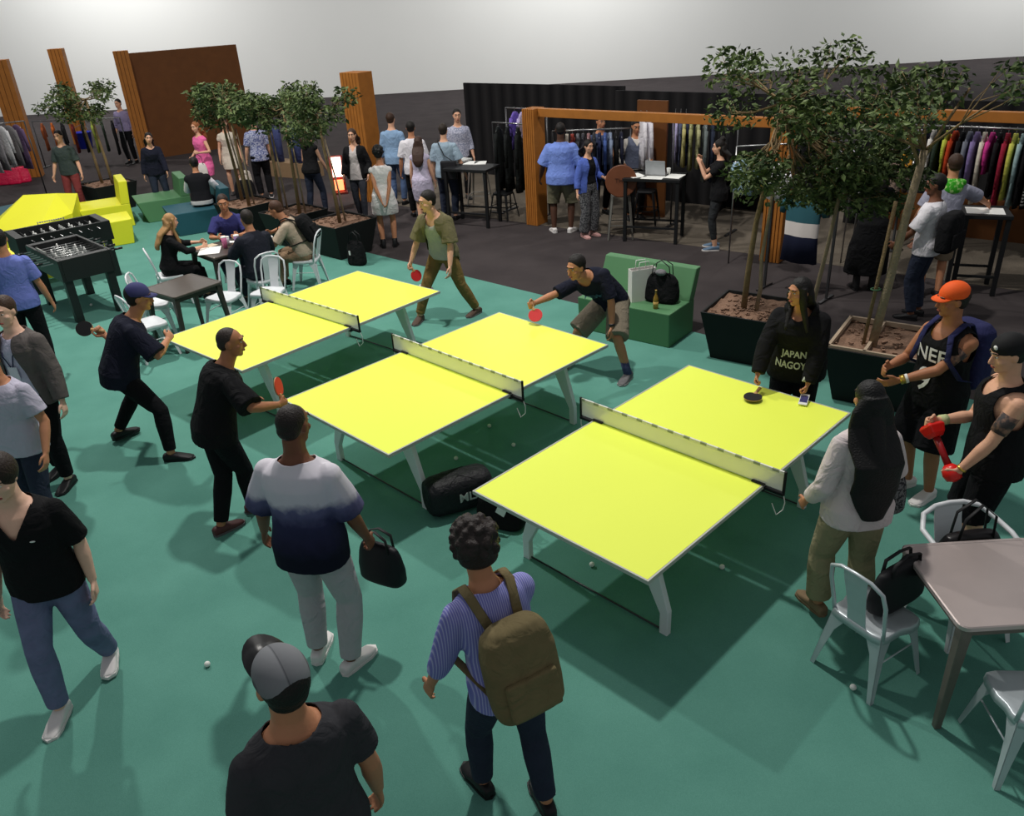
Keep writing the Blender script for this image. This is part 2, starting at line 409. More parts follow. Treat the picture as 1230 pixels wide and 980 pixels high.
                rows.append([c1+X*(ww*math.cos(2*PI*i/18))+Y*(dp*math.sin(2*PI*i/18)) for i in range(18)])
            m.loft(rows)
            m.tube([hp_(0, -.03, .04), hp_(0, -.05, -.03), hp_(0, -.05, -.1), rows[4][0].lerp(rows[4][9], .5)], [.08*k, (.085 if wide_ else .075)*k, .07*k, .05*k], 14)
            if hair.get('front'):
                for sx in (-1, 1):
                    cs, Ms = spine(.3*s); qq = [hp_(sx*.07, .01, .05), hp_(sx*.082, .03, -.05), hp_(sx*.08, .02, -.13)]
                    for h_ in (.43, .34, .26):
                        c_, M_ = spine(h_*s); qq.append(c_+M_ @ V((sx*.085*s, (tor(h_)[0][1]+.035)*s, 0)))
                    m.tube(qq, [(.026*k, .03*k), (.022*k, .036*k), (.024*k, .032*k), (.034*k, .022*k), (.034*k, .018*k), (.016*k, .01*k)], 10)
        if hk_ == 'bun': m.ball(hp_(0, -.06, .12), .05*k)
        if hk_ != 'none':
            ho = obj('hair', remesh(m, min(vox, .009), 7 if hk_ == 'long' else 2, 'hair'), hm, root)
        if hair.get('beard'):
            b_ = MB(); b_.ball(hp_(0, .03, -.08), (.058*k, .058*k, .038*k), HM); b_.ball(hp_(0, .066, -.092), (.032*k, .028*k, .028*k), HM); b_.tube([hp_(-.03, .085, -.052), hp_(0, .1, -.046), hp_(.03, .085, -.052)], [.005*k, .008*k, .005*k], 6)
            obj('beard', remesh(b_, .007, 2, 'beard'), hm, root)
    if hat:
        m = MB(); m.ball(hp_(0, -.014, .05), (.09*k, .108*k, .095*k), HM, 28, 18)
        ho = obj('cap', remesh(m, .008, 2, 'cap', cut=lambda co: (HM.transposed() @ (co-Ch)).z < .034*k), hat['m'], root)
        back = -1 if hat.get('back') else 1; bw = []
        for j in range(13):
            a = PI*(j/12); bw.append((math.cos(a)*.078, math.sin(a)))
        top, bot = [], []
        ml = hat.get('brim', .085); y0 = (.07 if back > 0 else -.095)
        out = [(x, y0+back*(.0+ml*yy), .05-.018*(x/.078)**2-.02*yy) for (x, yy) in bw]
        inn = [(x, y0-back*.03, .052-.014*(x/.078)**2) for (x, yy) in reversed(bw)]
        poly = out+inn; mb = MB(); n_ = len(poly); vs = [hp_(*q) for q in poly]+[hp_(q[0], q[1], q[2]-.006) for q in poly]
        fs = []
        for j in range(12): fs += [(j, j+1, 24-j, 25-j), (n_+j+1, n_+j, n_+25-j, n_+24-j)]
        for j in range(n_): fs.append((j, n_+j, n_+(j+1) % n_, (j+1) % n_))
        mb.add(vs, fs); obj('brim', mb, hat.get('bm', hat['m']), ho, True)
        if hat.get('logo'):
            lg = MB(); lg.ball(hp_(*(hat['logo'])), (.017*k, .01*k, .015*k), HM); obj('emblem', lg, hat['lm'], ho, True)
    # clothes ------------------------------------------------------------
    UM = MN; c45 = cN
    def chest(co):                            # chest frame: x right, y front, z up from the neck base
        return (UM.transposed() @ (co-c45))/s
    for tp_ in tops:
        e = tp_.get('e', .018); hem = tp_.get('hem', -.04); sl = tp_.get('sleeve', .62); m = MB(); ease = tp_.get('ease', .012)
        hh = [hem]+[h for h in (-.06, .02, .11, .2, .3, .39, .44, .47, .5, .525) if h > hem+.01]
        m.loft([ring(h, e+ease*max(0, 1-max(0, h)/.4), lo=.0) for h in hh]+[ring(.55, e*.8)])
        if fem:
            c0, M0 = spine(.35*s)
            for sx in (-1, 1): m.ball(c0+M0 @ V((sx*.062*s, .072*s, 0)), ((.062+e*.7)*s, (.05+e)*s, .062*s), M0)
        for i in (0, 1):
            r0 = (.05*bk*af+e)*s; m.ball(sho[i], r0)
            if sl <= 0: continue
            fl = tp_.get('flare', .012)*s
            if sl <= 1: m.tube([sho[i].lerp(elb[i], .06), sho[i].lerp(elb[i], sl*.5), sho[i].lerp(elb[i], sl)], [r0, (.05*bk*af+e)*s+fl*.5, (.045*bk*af+e)*s+fl], 16)
            else:
                m.tube([sho[i].lerp(elb[i], .06), sho[i].lerp(elb[i], .5), elb[i], elb[i].lerp(wri[i], (sl-1)*.5), elb[i].lerp(wri[i], sl-1)], [r0, (.05*bk*af+e)*s, (.043*bk*af+e)*s, (.041*bk*af+e*.9)*s, (.033*af+e*.9)*s], 16)
        if tp_.get('skirt'):
            n_ = 26; sk_ = tp_['skirt']; kz = sk_['z']*s; w_ = sk_.get('w', .2)*s; d_ = sk_.get('d', .16)*s; mid = (knee[0]+knee[1])/2
            r1 = ring(-.02, e+.012, n_); cb = V((mid.x, mid.y, kz)) if not sit else mid
            X = (knee[1]-knee[0]); X.z = 0; X = X.normalized() if X.length > .02 else V((1, 0, 0)); Y = V((-X.y, X.x, 0))
            wv = sk_.get('ruf', 0)
            r3 = [cb+X*(w_*math.cos(2*PI*j/n_)*(1+wv*math.cos(j*PI)))+Y*(d_*math.sin(2*PI*j/n_)*(1+wv*math.cos(j*PI))) for j in range(n_)]
            r2_ = [a.lerp(b, .45)+(a.lerp(b, .45)-(P+cb)/2)*.1 for a, b in zip(r1, r3)]
            m.loft([r3, r2_, r1])
        if tp_.get('hood'):
            c0, M0 = spine(.52*s); m.tube([c0+M0 @ V((.11*s*math.cos(a), -.03*s+.09*s*math.sin(a), .015*s)) for a in [i*2*PI/14 for i in range(14)]], .035*s, 10, None, True, True)
            m.ball(c0+M0 @ V((0, -.11*s, -.03*s)), (.1*s, .045*s, .075*s), M0)
        if tp_.get('collar'):
            c0, M0 = spine(.53*s); m.tube([c0+M0 @ V((.07*s*math.cos(a), .066*s*math.sin(a), .012*s-.02*s*math.sin(a))) for a in [i*2*PI/14 for i in range(14)]], (.014*s), 8, None, True, True)
        nk_ = tp_.get('neck', 'crew'); vd = tp_.get('v', .16); op = tp_.get('open'); tank = tp_.get('tank'); cc, _ = spine(.53*s)
        cq = chest(cc)
        def cut(co):
            q = chest(co)
            if q.z > cq.z-.012 and math.hypot(q.x, q.y-cq.y-.01) < .105: return q.z > cq.z-.012+(.0 if q.y < 0 else -.0)
            if nk_ == 'crew' and q.y > .02 and abs(q.x) < .06 and q.z > cq.z-.045+abs(q.x)*.3 : return True
            if nk_ == 'v' and q.y > .02 and abs(q.x) < (q.z-(cq.z-vd))*.62 and q.z < cq.z+.03: return True
            if nk_ == 'scoop' and q.y > .02 and (q.x/.085)**2+((q.z-cq.z)/vd)**2 < 1: return True
            if op and q.y > .03 and abs(q.x) < op[0]+max(0, (op[2]-q.z))*op[1] and q.z < cq.z+.02: return True
            if tank and q.z > -.2 and abs(q.x) > tank-(q.z)*.25 and q.z > -.17+ (0 if abs(q.x) < .25 else 0): return True
            return False
        nm = tp_.get('name', 'shirt')
        me = remesh(m, max(vox, .009), tp_.get('it', 4), nm, cut)
        o = obj(nm, me, tp_['m'], root)
        sd = o.modifiers.new('thickness', 'SOLIDIFY'); sd.thickness = .004; sd.offset = -1
        if tp_.get('label'): o['label'] = tp_['label']
        tp_['o'] = o
        if tp_.get('text'):
            for (txt, size, tx, tz, tmat, stretch) in tp_['text']:
                tm = text_mesh(txt, size*s, .0008, bold=.002)
                bm = bmesh.new(); bm.from_mesh(tm); bmesh.ops.subdivide_edges(bm, edges=[e_ for e_ in bm.edges if e_.calc_length() > .02], cuts=2); bm.to_mesh(tm); bm.free()
                from mathutils.bvhtree import BVHTree
                bv = BVHTree.FromPolygons([v.co for v in me.vertices], [p_.vertices for p_ in me.polygons])
                for v in tm.vertices:
                    q = c45+UM @ V((tx*s-v.co.x*stretch, .5, tz*s+v.co.y)); 
                    h_ = bv.ray_cast(q, UM @ V((0, -1, 0)))
                    if h_[0] is not None: v.co = h_[0]+UM @ V((0, .005+v.co.z, 0))
                    else: v.co = q-UM @ V((0, .38, 0))
                obj('lettering', tm, tmat, o)
    if bottom:
        e = bottom.get('e', .016); m = MB(); ln = bottom.get('len', 1.93); top_h = bottom.get('top', .09); fl = bottom.get('flare', 0)
        m.loft([ring(h, e) for h in (-.115, -.06, .02)]+[ring(top_h, e*.9)])
        for i in (0, 1):
            m.ball(hip[i]+V((0, -.03*s, 0)), (.09*bk+e)*s)
            if ln <= 1: 
                pts_ = [hip[i], hip[i].lerp(knee[i], .5*ln), hip[i].lerp(knee[i], ln)]; rr = [(.09*bk+e)*s, (.078*bk+e*1.2)*s+fl*.5*s, (.062*bk+e*1.5)*s+fl*s]
            else:
                q = ln-1; pts_ = [hip[i], hip[i].lerp(knee[i], .4), hip[i].lerp(knee[i], .85), knee[i], knee[i].lerp(ank[i], q*.35), knee[i].lerp(ank[i], q*.75), knee[i].lerp(ank[i], q)]
                rr = [(.089*bk+e)*s, (.08*bk+e)*s, (.062*bk+e)*s, (.056*bk+e)*s, (.057*bk+e*1.1)*s+fl*.3*s, (.045*bk+e*1.2)*s+fl*.7*s, (.039*bk+e*1.3)*s+fl*s]
            m.tube(pts_, rr, 16)
        po = obj(bottom.get('name', 'trousers'), remesh(m, max(vox, .009), 4, 'trousers'), bottom['m'], root)
        if bottom.get('label'): po['label'] = bottom['label']
    if shoes:
        for i in (0, 1):
            f = fdir[i]; a = ank[i]; u = V((0, 0, 1)); x = f.cross(u); g0 = V((a.x, a.y, footz[i]*s)); m = MB(); hi = shoes.get('high', 0)
            for kk in (0,):
                rr = []
                for (o_, w_, z0, z1) in ((-.078, .03, .012, .07), (-.06, .037, .01, .082+hi), (-.01, .041, .008, .09+hi), (.04, .043, .008, .08), (.1, .05, .008, .058), (.16, .047, .008, .042), (.195, .03, .012, .032)):
                    c0 = g0+f*(o_*s)+u*((z0+z1)/2*s); hh_ = (z1-z0)/2*s
                    rr.append([c0+x*(w_*s*max(-1, min(1, 1.15*math.cos(2*PI*j/14))))+u*(hh_*max(-1, min(1, 1.15*math.sin(2*PI*j/14)))) for j in range(14)])
                m.loft(rr)
                if hi: m.tube([g0+u*.05*s, g0+u*(.1+hi)*s], [.05*s, .05*s], 14)
            so = obj('shoe', remesh(m, .009, 3, 'shoe'), shoes['m'], root)
            sl_ = MB(); out = [(-.085, 0), (-.07, .034), (-.01, .044), (.06, .047), (.12, .055), (.18, .046), (.21, .0)]
            poly = out+[(p_[0], -p_[1]) for p_ in reversed(out[1:-1])]
            sl_.prism([g0+f*(p_[0]*s)+x*(p_[1]*s)+u*.002*s for p_ in poly], u*.022*s)
            obj('sole', sl_, shoes.get('sole', shoes['m']), so)
    B.s, B.spine, B.tor, B.ring, B.HM, B.Ch, B.cN, B.MN, B.sk = s, spine, tor, ring, HM, Ch, cN, MN, sk
    B.hp = lambda x, y, z: W @ hp_(x, y, z)
    B.band = band_on(B)
    return B
def band_on(B):
    def f(name, a, b, r, w, material, t=.5):
        """a cuff, strap or bracelet around a limb, part of the person"""
        a, b = V(a), V(b); c = a.lerp(b, t); d = (b-a).normalized(); m = MB()
        m.tube([c-d*w/2, c+d*w/2], [r, r], 16); return obj(name, m, material, B.root, True)
    return f
# ------------------------------------------------------------------ shared materials
YEL = mat('table_yellow', (241, 255, 94), .45, 0, .01, 3, spec=.25)
EDGE = mat('table_edge_grey', (188, 188, 180), .4, .2, .04)
WHT_METAL = mat('white_powder_coat', (222, 225, 228), .38, 0, .03, 5, spec=.5)
GALV = mat('galvanised_white', (196, 204, 208), .35, .35, .12, 7, spec=.5)
BLACK = mat('black_matt', (22, 23, 25), .6, 0, .1)
BLACKP = mat('black_plastic', (16, 16, 18), .35, 0, 0, spec=.5)
DGREY = mat('dark_grey_metal', (72, 72, 74), .4, .6, .1)
STEEL = mat('steel', (150, 150, 150), .3, .9, .08)
WHITE = mat('white_paint', (232, 232, 228), .6, 0, .03)
PAPER = mat('paper', (238, 238, 234), .8, 0, .02)
RED = mat('red_rubber', (205, 42, 44), .55, 0, .05); REDP = mat('red_plastic', (222, 32, 26), .3, 0, .08, 6, spec=.5)
WOODP = mat('paddle_wood', (190, 150, 100), .5)
NET = mat('net_mesh', (240, 240, 228), .8, 0, .05, 200, alpha=.78)
def wood_slat(name, a, b, n, axis='X', lo=-1, hi=1):
    return ramp_mat(name, [(0, tuple(int(v*.45) for v in a)), (.08, a), (.55, b), (.94, a)], axis, lo, hi, .55, .0, wave=n)
SLAT = wood_slat('cedar_slats', (150, 92, 38), (176, 112, 48), 14)
WOODB = mat('stained_plywood', (104, 62, 28), .6, 0, .22, 5)
SOIL = mat('wood_chip_mulch', (128, 100, 82), .95, 0, .45, 40, 1.0, 60)
BARK = mat('tree_bark', (124, 104, 74), .9, 0, .35, 16, .8, 60)
BARKP = mat('pale_bark', (148, 132, 108), .9, 0, .3, 16, .8, 60)
LEAF = blotch_mat('leaf_green', (42, 58, 34), (108, 124, 76), 6, .35, .7, .5)

nn_ = NET.node_tree.nodes; nl_ = NET.node_tree.links; nb_ = nn_['Principled BSDF']; nb_.inputs['Alpha'].default_value = 1   # woven net: part open, part lit through
tl_ = nn_.new('ShaderNodeBsdfTranslucent'); tl_.inputs[0].default_value = (.9, .9, .84, 1); tp__ = nn_.new('ShaderNodeBsdfTransparent'); m1_ = nn_.new('ShaderNodeMixShader'); m2_ = nn_.new('ShaderNodeMixShader'); m1_.inputs[0].default_value = .5; m2_.inputs[0].default_value = .28
nl_.new(nb_.outputs[0], m1_.inputs[1]); nl_.new(tl_.outputs[0], m1_.inputs[2]); nl_.new(m1_.outputs[0], m2_.inputs[1]); nl_.new(tp__.outputs[0], m2_.inputs[2]); nl_.new(m2_.outputs[0], nn_['Material Output'].inputs[0])
# ------------------------------------------------------------------ table tennis table
def tt_table(label, x, y, th):
    t = thing('table_tennis_table', label, 'table tennis table', (x, y, 0), th, 'yellow table tennis tables')
    L, W, z = 2.74, 1.525, .76
    for sx in (-1, 1):
        m = MB(); m.box((sx*L/4, 0, z-.011), (L/2-.006-.02, W-.03, .022)); obj('tabletop', m, YEL, t, bevel=.002)
    m = MB()
    for (c, sz) in (((0, W/2-.007, z-.014), (L, .014, .03)), ((0, -W/2+.007, z-.014), (L, .014, .03)), ((L/2-.007, 0, z-.014), (.014, W-.028, .03)), ((-L/2+.007, 0, z-.014), (.014, W-.028, .03))): m.box(c, sz)
    obj('edge_band', m, EDGE, t, bevel=.002)
    m = MB()
    for sy in (-1, 1): m.box((0, sy*.42, z-.05), (L-.5, .04, .05))
    for sx in (-1, 1): m.box((sx*.97, 0, z-.05), (.05, .8, .05))
    obj('underframe', m, EDGE, t, bevel=.003)
    for sx in (-1, 1):
        for sy in (-1, 1):                    # a wedge-shaped blade that leans out and ends in an upright foot
            m = MB(); x0 = sx*.97; b = []
            prof = [(.3, z-.03), (.5, z-.03), (.665, .2), (.665, .0), (.6, .0), (.6, .17)]
            m.prism([V((x0-.024, sy*p, q)) for p, q in prof], (.048, 0, 0)); obj('leg', m, WHT_METAL, t, bevel=.006)
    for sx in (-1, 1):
        m = MB(); m.tube([(sx*.97, -.6, .02), (sx*.97, .6, .02)], .007, 8); obj('floor_shade_bar', m, DGREY, t, True)  # thin dark bar added in place of the line of shade between the feet
    # net
    nh = .1525; m = MB(); m.box((0, 0, z+nh/2-.004), (.006, W+.28, nh-.012)); nt = obj('net', m, NET, t)
    m = MB(); m.box((0, 0, z+nh-.006), (.012, W+.28, .02)); nb = obj('net_band', m, WHITE, nt)
    nb.data.materials.clear(); nb.data.materials.append(ramp_mat('net_band_print', [(0, (158, 164, 150)), (.36, (232, 232, 228))], 'Y', -1, 1, .7, 0, 'CONSTANT', wave=14) if 'net_band' not in _mats else _mats['net_band']); _mats['net_band'] = nb.data.materials[0]
    for sy in (-1, 1):
        m = MB(); yy = sy*(W/2+.14); m.tube([(0, yy, z-.03), (0, yy, z+nh+.008)], .011, 10); m.box((0, sy*(W/2+.06), z-.022), (.03, .17, .022)); m.box((0, sy*(W/2-.045), z+.006), (.05, .1, .01)); m.box((0, sy*(W/2-.03), z-.045), (.03, .06, .02))
        p = obj('net_post', m, BLACK, t, bevel=.002)
        m = MB(); m.tube([(0, yy, z-.02), (.012, yy+sy*.012, z-.09), (.02, yy, z-.16), (-.01, yy-sy*.03, z-.2), (-.01, yy-sy*.07, z-.12)], .004, 6); obj('net_cord', m, WHITE, p, True)
    return t

# ------------------------------------------------------------------ metal chair (hoop back, splat, pressed legs)
def make_chair(label, loc, rz, material=WHT_METAL, wide=1, group='white metal chairs'):
    t = thing('metal_chair', label, 'chair', loc, rz, group)     # faces +Y
    m = MB(); z = .45; w = .18*(1 if wide == 1 else 1.25)
    pr = []
    for (zz, q) in ((z-.05, 1.03), (z-.004, 1.0), (z, .97), (z-.006, .8), (z-.006, .02)):
        pr.append([V((w*q*(1.12 if math.sin(a) > 0 else 1)*max(-1, min(1, 1.3*math.cos(a))), w*q*max(-1, min(1, 1.3*math.sin(a))), zz)) for a in [2*PI*j/24 for j in range(24)]])
    m.loft(pr); obj('seat', m, material, t, True)
    hoop = [(-.17, -.15, z-.02), (-.175, -.17, z+.08), (-.185, -.21, z+.25), (-.17, -.24, z+.355), (-.1, -.255, z+.4), (0, -.26, z+.408), (.1, -.255, z+.4), (.17, -.24, z+.355), (.185, -.21, z+.25), (.175, -.17, z+.08), (.17, -.15, z-.02)]
    if wide > 1: hoop = [(.25, .12, z+.0)]+[(.265, .1, z+.2), (.27, -.02, z+.23), (.26, -.16, z+.25), (.2, -.25, z+.3), (.1, -.28, z+.325), (0, -.285, z+.33), (-.1, -.28, z+.325), (-.2, -.25, z+.3), (-.26, -.16, z+.25), (-.27, -.02, z+.23), (-.265, .1, z+.2)]+[(-.25, .12, z)]
    m = MB(); m.tube(hoop, .0125 if wide == 1 else .017, 8); obj('back_hoop', m, material, t, True)
    m = MB(); rr = []
    for (yy, zz, ww) in ((-.165, z-.01, .066), (-.185, z+.1, .062), (-.215, z+.22, .068), (-.243, z+.33, .076), (-.255, z+.4, .08)) if wide == 1 else ((-.17, z-.01, .1), (-.22, z+.1, .1), (-.26, z+.22, .1), (-.28, z+.32, .1)):
        rr.append([V((-ww, yy, zz)), V((ww, yy, zz)), V((ww, yy-.008, zz)), V((-ww, yy-.008, zz))])
    m.loft(rr); obj('splat', m, material, t, bevel=.003)
    for sx in (-1, 1):
        for sy in (-1, 1):
            a = V((sx*.17, sy*.165, z-.01)); b = V((sx*.225, sy*.235, 0)); m = MB()
            d = V((sx, sy, 0)).normalized()
            # L-section tapering leg
            for ax in (V((sx, 0, 0)), V((0, sy, 0))):
                other = V((0, sy, 0)) if ax.x else V((sx, 0, 0))
                pts = []
                for (t_, wd) in ((0, .14), (.12, .095), (.3, .06), (.65, .042), (1, .03)):
                    c0 = a.lerp(b, t_); pts.append([c0, c0-ax*wd, c0-ax*wd-other*.006, c0-other*.006])
                m.loft(pts)
            obj('leg', m, material, t, bevel=.002)
    for sx in (-1, 1):
        m = MB(); q = lambda tt, sy: V((sx*.165, sy*.16, z-.01)).lerp(V((sx*.215, sy*.225, 0)), tt)
        m.tube([q(.4, -1), q(.4, 1)], .006, 6); obj('brace', m, material, t, True)
    return t

# ------------------------------------------------------------------ tables
TOPM = mat('worn_steel_top', (104, 98, 96), .32, .75, .2, 4, spec=.5)
TOPL = mat('scuffed_steel_legs', (86, 84, 78), .4, .7, .15)
def cafe_table(label, loc, rz, w=.72, d=.72, h=.75, top=TOPM, legs=TOPL, splay=.05):
    t = thing('cafe_table', label, 'table', loc, rz, 'metal cafe tables')
    def rr(w_, d_, z, r=.05):
        o = []
        for (cx, cy, a0) in ((w_/2-r, d_/2-r, 0), (-w_/2+r, d_/2-r, 90), (-w_/2+r, -d_/2+r, 180), (w_/2-r, -d_/2+r, 270)):
            for k in range(5): a = math.radians(a0+k*22.5); o.append(V((cx+r*math.cos(a), cy+r*math.sin(a), z)))
        return o
    m = MB(); m.loft([rr(w-.02, d-.02, h-.035), rr(w, d, h-.03), rr(w, d, h-.006), rr(w-.012, d-.012, h), rr(w-.05, d-.05, h), rr(w-.056, d-.056, h-.003), rr(.2, .2, h-.003)]); obj('tabletop', m, top, t)
    m = MB()
    for (c, s_) in (((0, d/2-.05, h-.065), (w-.12, .02, .06)), ((0, -d/2+.05, h-.065), (w-.12, .02, .06)), ((w/2-.05, 0, h-.065), (.02, d-.12, .06)), ((-w/2+.05, 0, h-.065), (.02, d-.12, .06))): m.box(c, s_)
    obj('apron', m, legs, t)
    for sx in (-1, 1):
        for sy in (-1, 1):
            m = MB(); m.bar((sx*(w/2-.055), sy*(d/2-.055), h-.03), (sx*(w/2-.055+splay), sy*(d/2-.055+splay), 0), .065, .065, (0, 1, 0), .038, .038); obj('leg', m, legs, t, bevel=.004)
    return t
def high_table(label, loc, rz, w=.75, d=.7, h=1.06):
    t = thing('high_table', label, 'table', loc, rz, 'black high tables')
    m = MB(); m.box((0, 0, h-.025), (w, d, .05)); obj('tabletop', m, BLACK, t, bevel=.005)
    for sx in (-1, 1):
        for sy in (-1, 1): m = MB(); m.box((sx*(w/2-.04), sy*(d/2-.04), (h-.05)/2), (.055, .055, h-.05)); obj('leg', m, BLACK, t, bevel=.004)
    m = MB()
    for sy in (-1, 1): m.box((0, sy*(d/2-.04), .25), (w-.1, .03, .03))
    obj('footrest', m, BLACK, t)
    return t
def stool(label, loc, rz, h=.76, back=False, material=DGREY, group=None):
    t = thing('bar_stool', label, 'stool', loc, rz, group)
    m = MB(); m.loft([[V((.16*q*max(-1, min(1, 1.25*math.cos(a))), .16*q*max(-1, min(1, 1.25*math.sin(a))), z_)) for a in [2*PI*j/20 for j in range(20)]] for (q, z_) in ((1, h-.04), (1, h-.005), (.95, h), (.1, h-.004))]); obj('seat', m, material, t, True)
    for sx in (-1, 1):
        for sy in (-1, 1): m = MB(); m.bar((sx*.14, sy*.14, h-.03), (sx*.21, sy*.21, 0), .05, .02, (sx, sy, 0), .026, .016); obj('leg', m, material, t, bevel=.003)
    m = MB()
    for a, b in (((1, 1), (1, -1)), ((1, -1), (-1, -1)), ((-1, -1), (-1, 1)), ((-1, 1), (1, 1))): m.bar((a[0]*.185, a[1]*.185, .25), (b[0]*.185, b[1]*.185, .25), .02, .012)
    obj('footrest', m, material, t)
    if back:
        m = MB(); M = Matrix.Rotation(PI/2-.12, 3, 'X'); m.lathe([(.02, -.014), (.25, -.014), (.262, -.006), (.262, .008), (.25, .014), (.02, .014)], (0, -.2, h+.24), 36, M); bo = obj('backrest', m, mat('walnut_disc', (112, 66, 44), .45, 0, .2, 8), t, False)
        for sx in (-1, 1): m = MB(); m.bar((sx*.09, -.15, h-.02), (sx*.09, -.185, h+.2), .03, .01); obj('back_support', m, material, t)
        tm = text_mesh('THIS', .1, .001, bold=.001, M=Matrix.Translation((0, -.222, h+.25)) @ Matrix.Rotation(PI/2-.12, 4, 'X'))
        obj('lettering', tm, mat('burnt_letter', (70, 38, 26), .6), bo)
    return t

# ------------------------------------------------------------------ table football
def foosball(label, x, y, th):
    t = thing('football_table', label, 'table football table', (x, y, 0), th, 'black table football tables')
    L, W, z0, z1 = 1.4, .74, .62, .93; dk = mat('football_table_black', (26, 28, 28), .45, 0, .15, spec=.4)
    m = MB()
    for (c, s_) in (((0, W/2-.02, (z0+z1)/2), (L, .04, z1-z0)), ((0, -W/2+.02, (z0+z1)/2), (L, .04, z1-z0)), ((L/2-.06, 0, (z0+z1)/2), (.12, W-.08, z1-z0)), ((-L/2+.06, 0, (z0+z1)/2), (.12, W-.08, z1-z0)), ((0, 0, z0+.03), (L-.24, W-.08, .06))): m.box(c, s_)
    obj('cabinet', m, dk, t, bevel=.006)
    m = MB(); m.box((0, 0, z0+.13), (L-.24, W-.08, .02)); pf = obj('playfield', m, mat('playfield_grey', (78, 84, 82), .5, 0, .08), t)
    m = MB()
    for k in (-.25, 0, .25): m.box((k, 0, z0+.1406), (.006, W-.1, .001))
    obj('field_line', m, WHITE, pf)
    for sx in (-1, 1):
        for sy in (-1, 1): m = MB(); m.box((sx*(L/2-.09), sy*(W/2-.08), z0/2), (.11, .11, z0)); obj('leg', m, dk, t, bevel=.008)
    for k in range(8):
        xx = -L/2+.21+k*(L-.42)/7; m = MB(); m.tube([(xx, -W/2-.16, z1-.07), (xx, W/2+.16, z1-.07)], .008, 8); r = obj('rod', m, STEEL, t, True)
        n = (1, 2, 3, 5, 5, 3, 2, 1)[k]; fm = WHITE if k % 2 else mat('player_grey', (170, 172, 170), .5)
        m = MB()
        for j in range(n):
            yy = (j-(n-1)/2)*(.5/max(n, 3)); m.lathe([(.012, -.075), (.014, -.06), (.009, -.03), (.018, -.01), (.02, .012), (.01, .022), (.013, .034), (.006, .046)], (xx, yy, z1-.075), 8)
        obj('player', m, fm, r, True)['kind'] = 'stuff'
        sy = 1 if k % 2 else -1; m = MB(); m.tube([(xx, sy*(W/2+.1), z1-.07), (xx, sy*(W/2+.22), z1-.07)], [.014, .017], 10); obj('handle', m, BLACKP, r, True)
    m = MB()
    for k in range(10): m.box((-.16+k*.035, W/2-.02, z1+.03), (.02, .02, .02))
    m.tube([(-.2, W/2-.02, z1+.03), (.2, W/2-.02, z1+.03)], .004, 6); m.box((-.2, W/2-.02, z1+.02), (.01, .02, .05)); m.box((.2, W/2-.02, z1+.02), (.01, .02, .05)); obj('score_counter', m, mat('score_bead', (150, 150, 146), .4), t)
    return t

# ------------------------------------------------------------------ foam seats, planters, trees
def seat_block(label, loc, rz, w, d, sh, bh, bt, material, name='foam_bench', under=.12, slope=.1, cat='bench'):
    """upholstered block seat: faces -Y, back along +Y; the front slants in under the seat"""
    t = thing(name, label, cat, loc, rz)
    m = MB(); m.prism([V((-w/2, -d/2+under, 0)), V((-w/2, -d/2, sh)), V((-w/2, d/2, sh)), V((-w/2, d/2, 0))], (w, 0, 0)); obj('seat', m, material, t, bevel=.012)
    if bh:
        m = MB(); m.prism([V((-w/2, d/2-bt-slope*.2, sh-.002)), V((-w/2, d/2-bt+slope, bh)), V((-w/2, d/2+slope, bh)), V((-w/2, d/2, sh-.002))], (w, 0, 0)); obj('backrest', m, material, t, bevel=.012)
    return t
def planter(label, loc, rz, wb, wt_, h, divider=False):
    t = thing('tree_planter', label, 'planter', loc, rz, 'black tree planters')
    dk = mat('planter_black', (20, 22, 22), .7, 0, .2, 6)
    q = lambda w, z: [V((-w/2, -w/2, z)), V((w/2, -w/2, z)), V((w/2, w/2, z)), V((-w/2, w/2, z))]
    m = MB(); m.loft([q(wb, 0), q(wt_, h), q(wt_-.05, h), q(wt_-.08, h-.1)]); obj('pot', m, dk, t, bevel=.004)
    r = random.Random(int(wt_*1000)); m = MB(); n = 12; s_ = (wt_-.06)
    g = [[V((-s_/2+s_*i/n, -s_/2+s_*j/n, h-.05+r.uniform(0, .03))) for i in range(n+1)] for j in range(n+1)]
    m.add([p for row in g for p in row], [(j*(n+1)+i, j*(n+1)+i+1, (j+1)*(n+1)+i+1, (j+1)*(n+1)+i) for j in range(n) for i in range(n)])
    for k in range(60):
        c = V((r.uniform(-s_/2, s_/2)*.95, r.uniform(-s_/2, s_/2)*.95, h-.02)); m.box(c, (r.uniform(.03, .07), r.uniform(.015, .03), .012), Matrix.Rotation(r.uniform(0, 3), 3, 'Z'))
    obj('mulch', m, SOIL, t)
    if divider:
        m = MB(); wd = mat('bare_timber', (170, 150, 128), .8, 0, .15)
        m.box((0, s_/2-.01, h+.0), (s_, .03, .05)); m.box((0, -s_/2+.01, h), (s_, .03, .05)); m.box((-s_/2+.01, 0, h), (.03, s_, .05)); m.box((s_/2-.01, 0, h), (.03, s_, .05)); m.box((-.1, 0, h), (.03, s_, .05)); obj('timber_frame', m, wd, t)
    return t
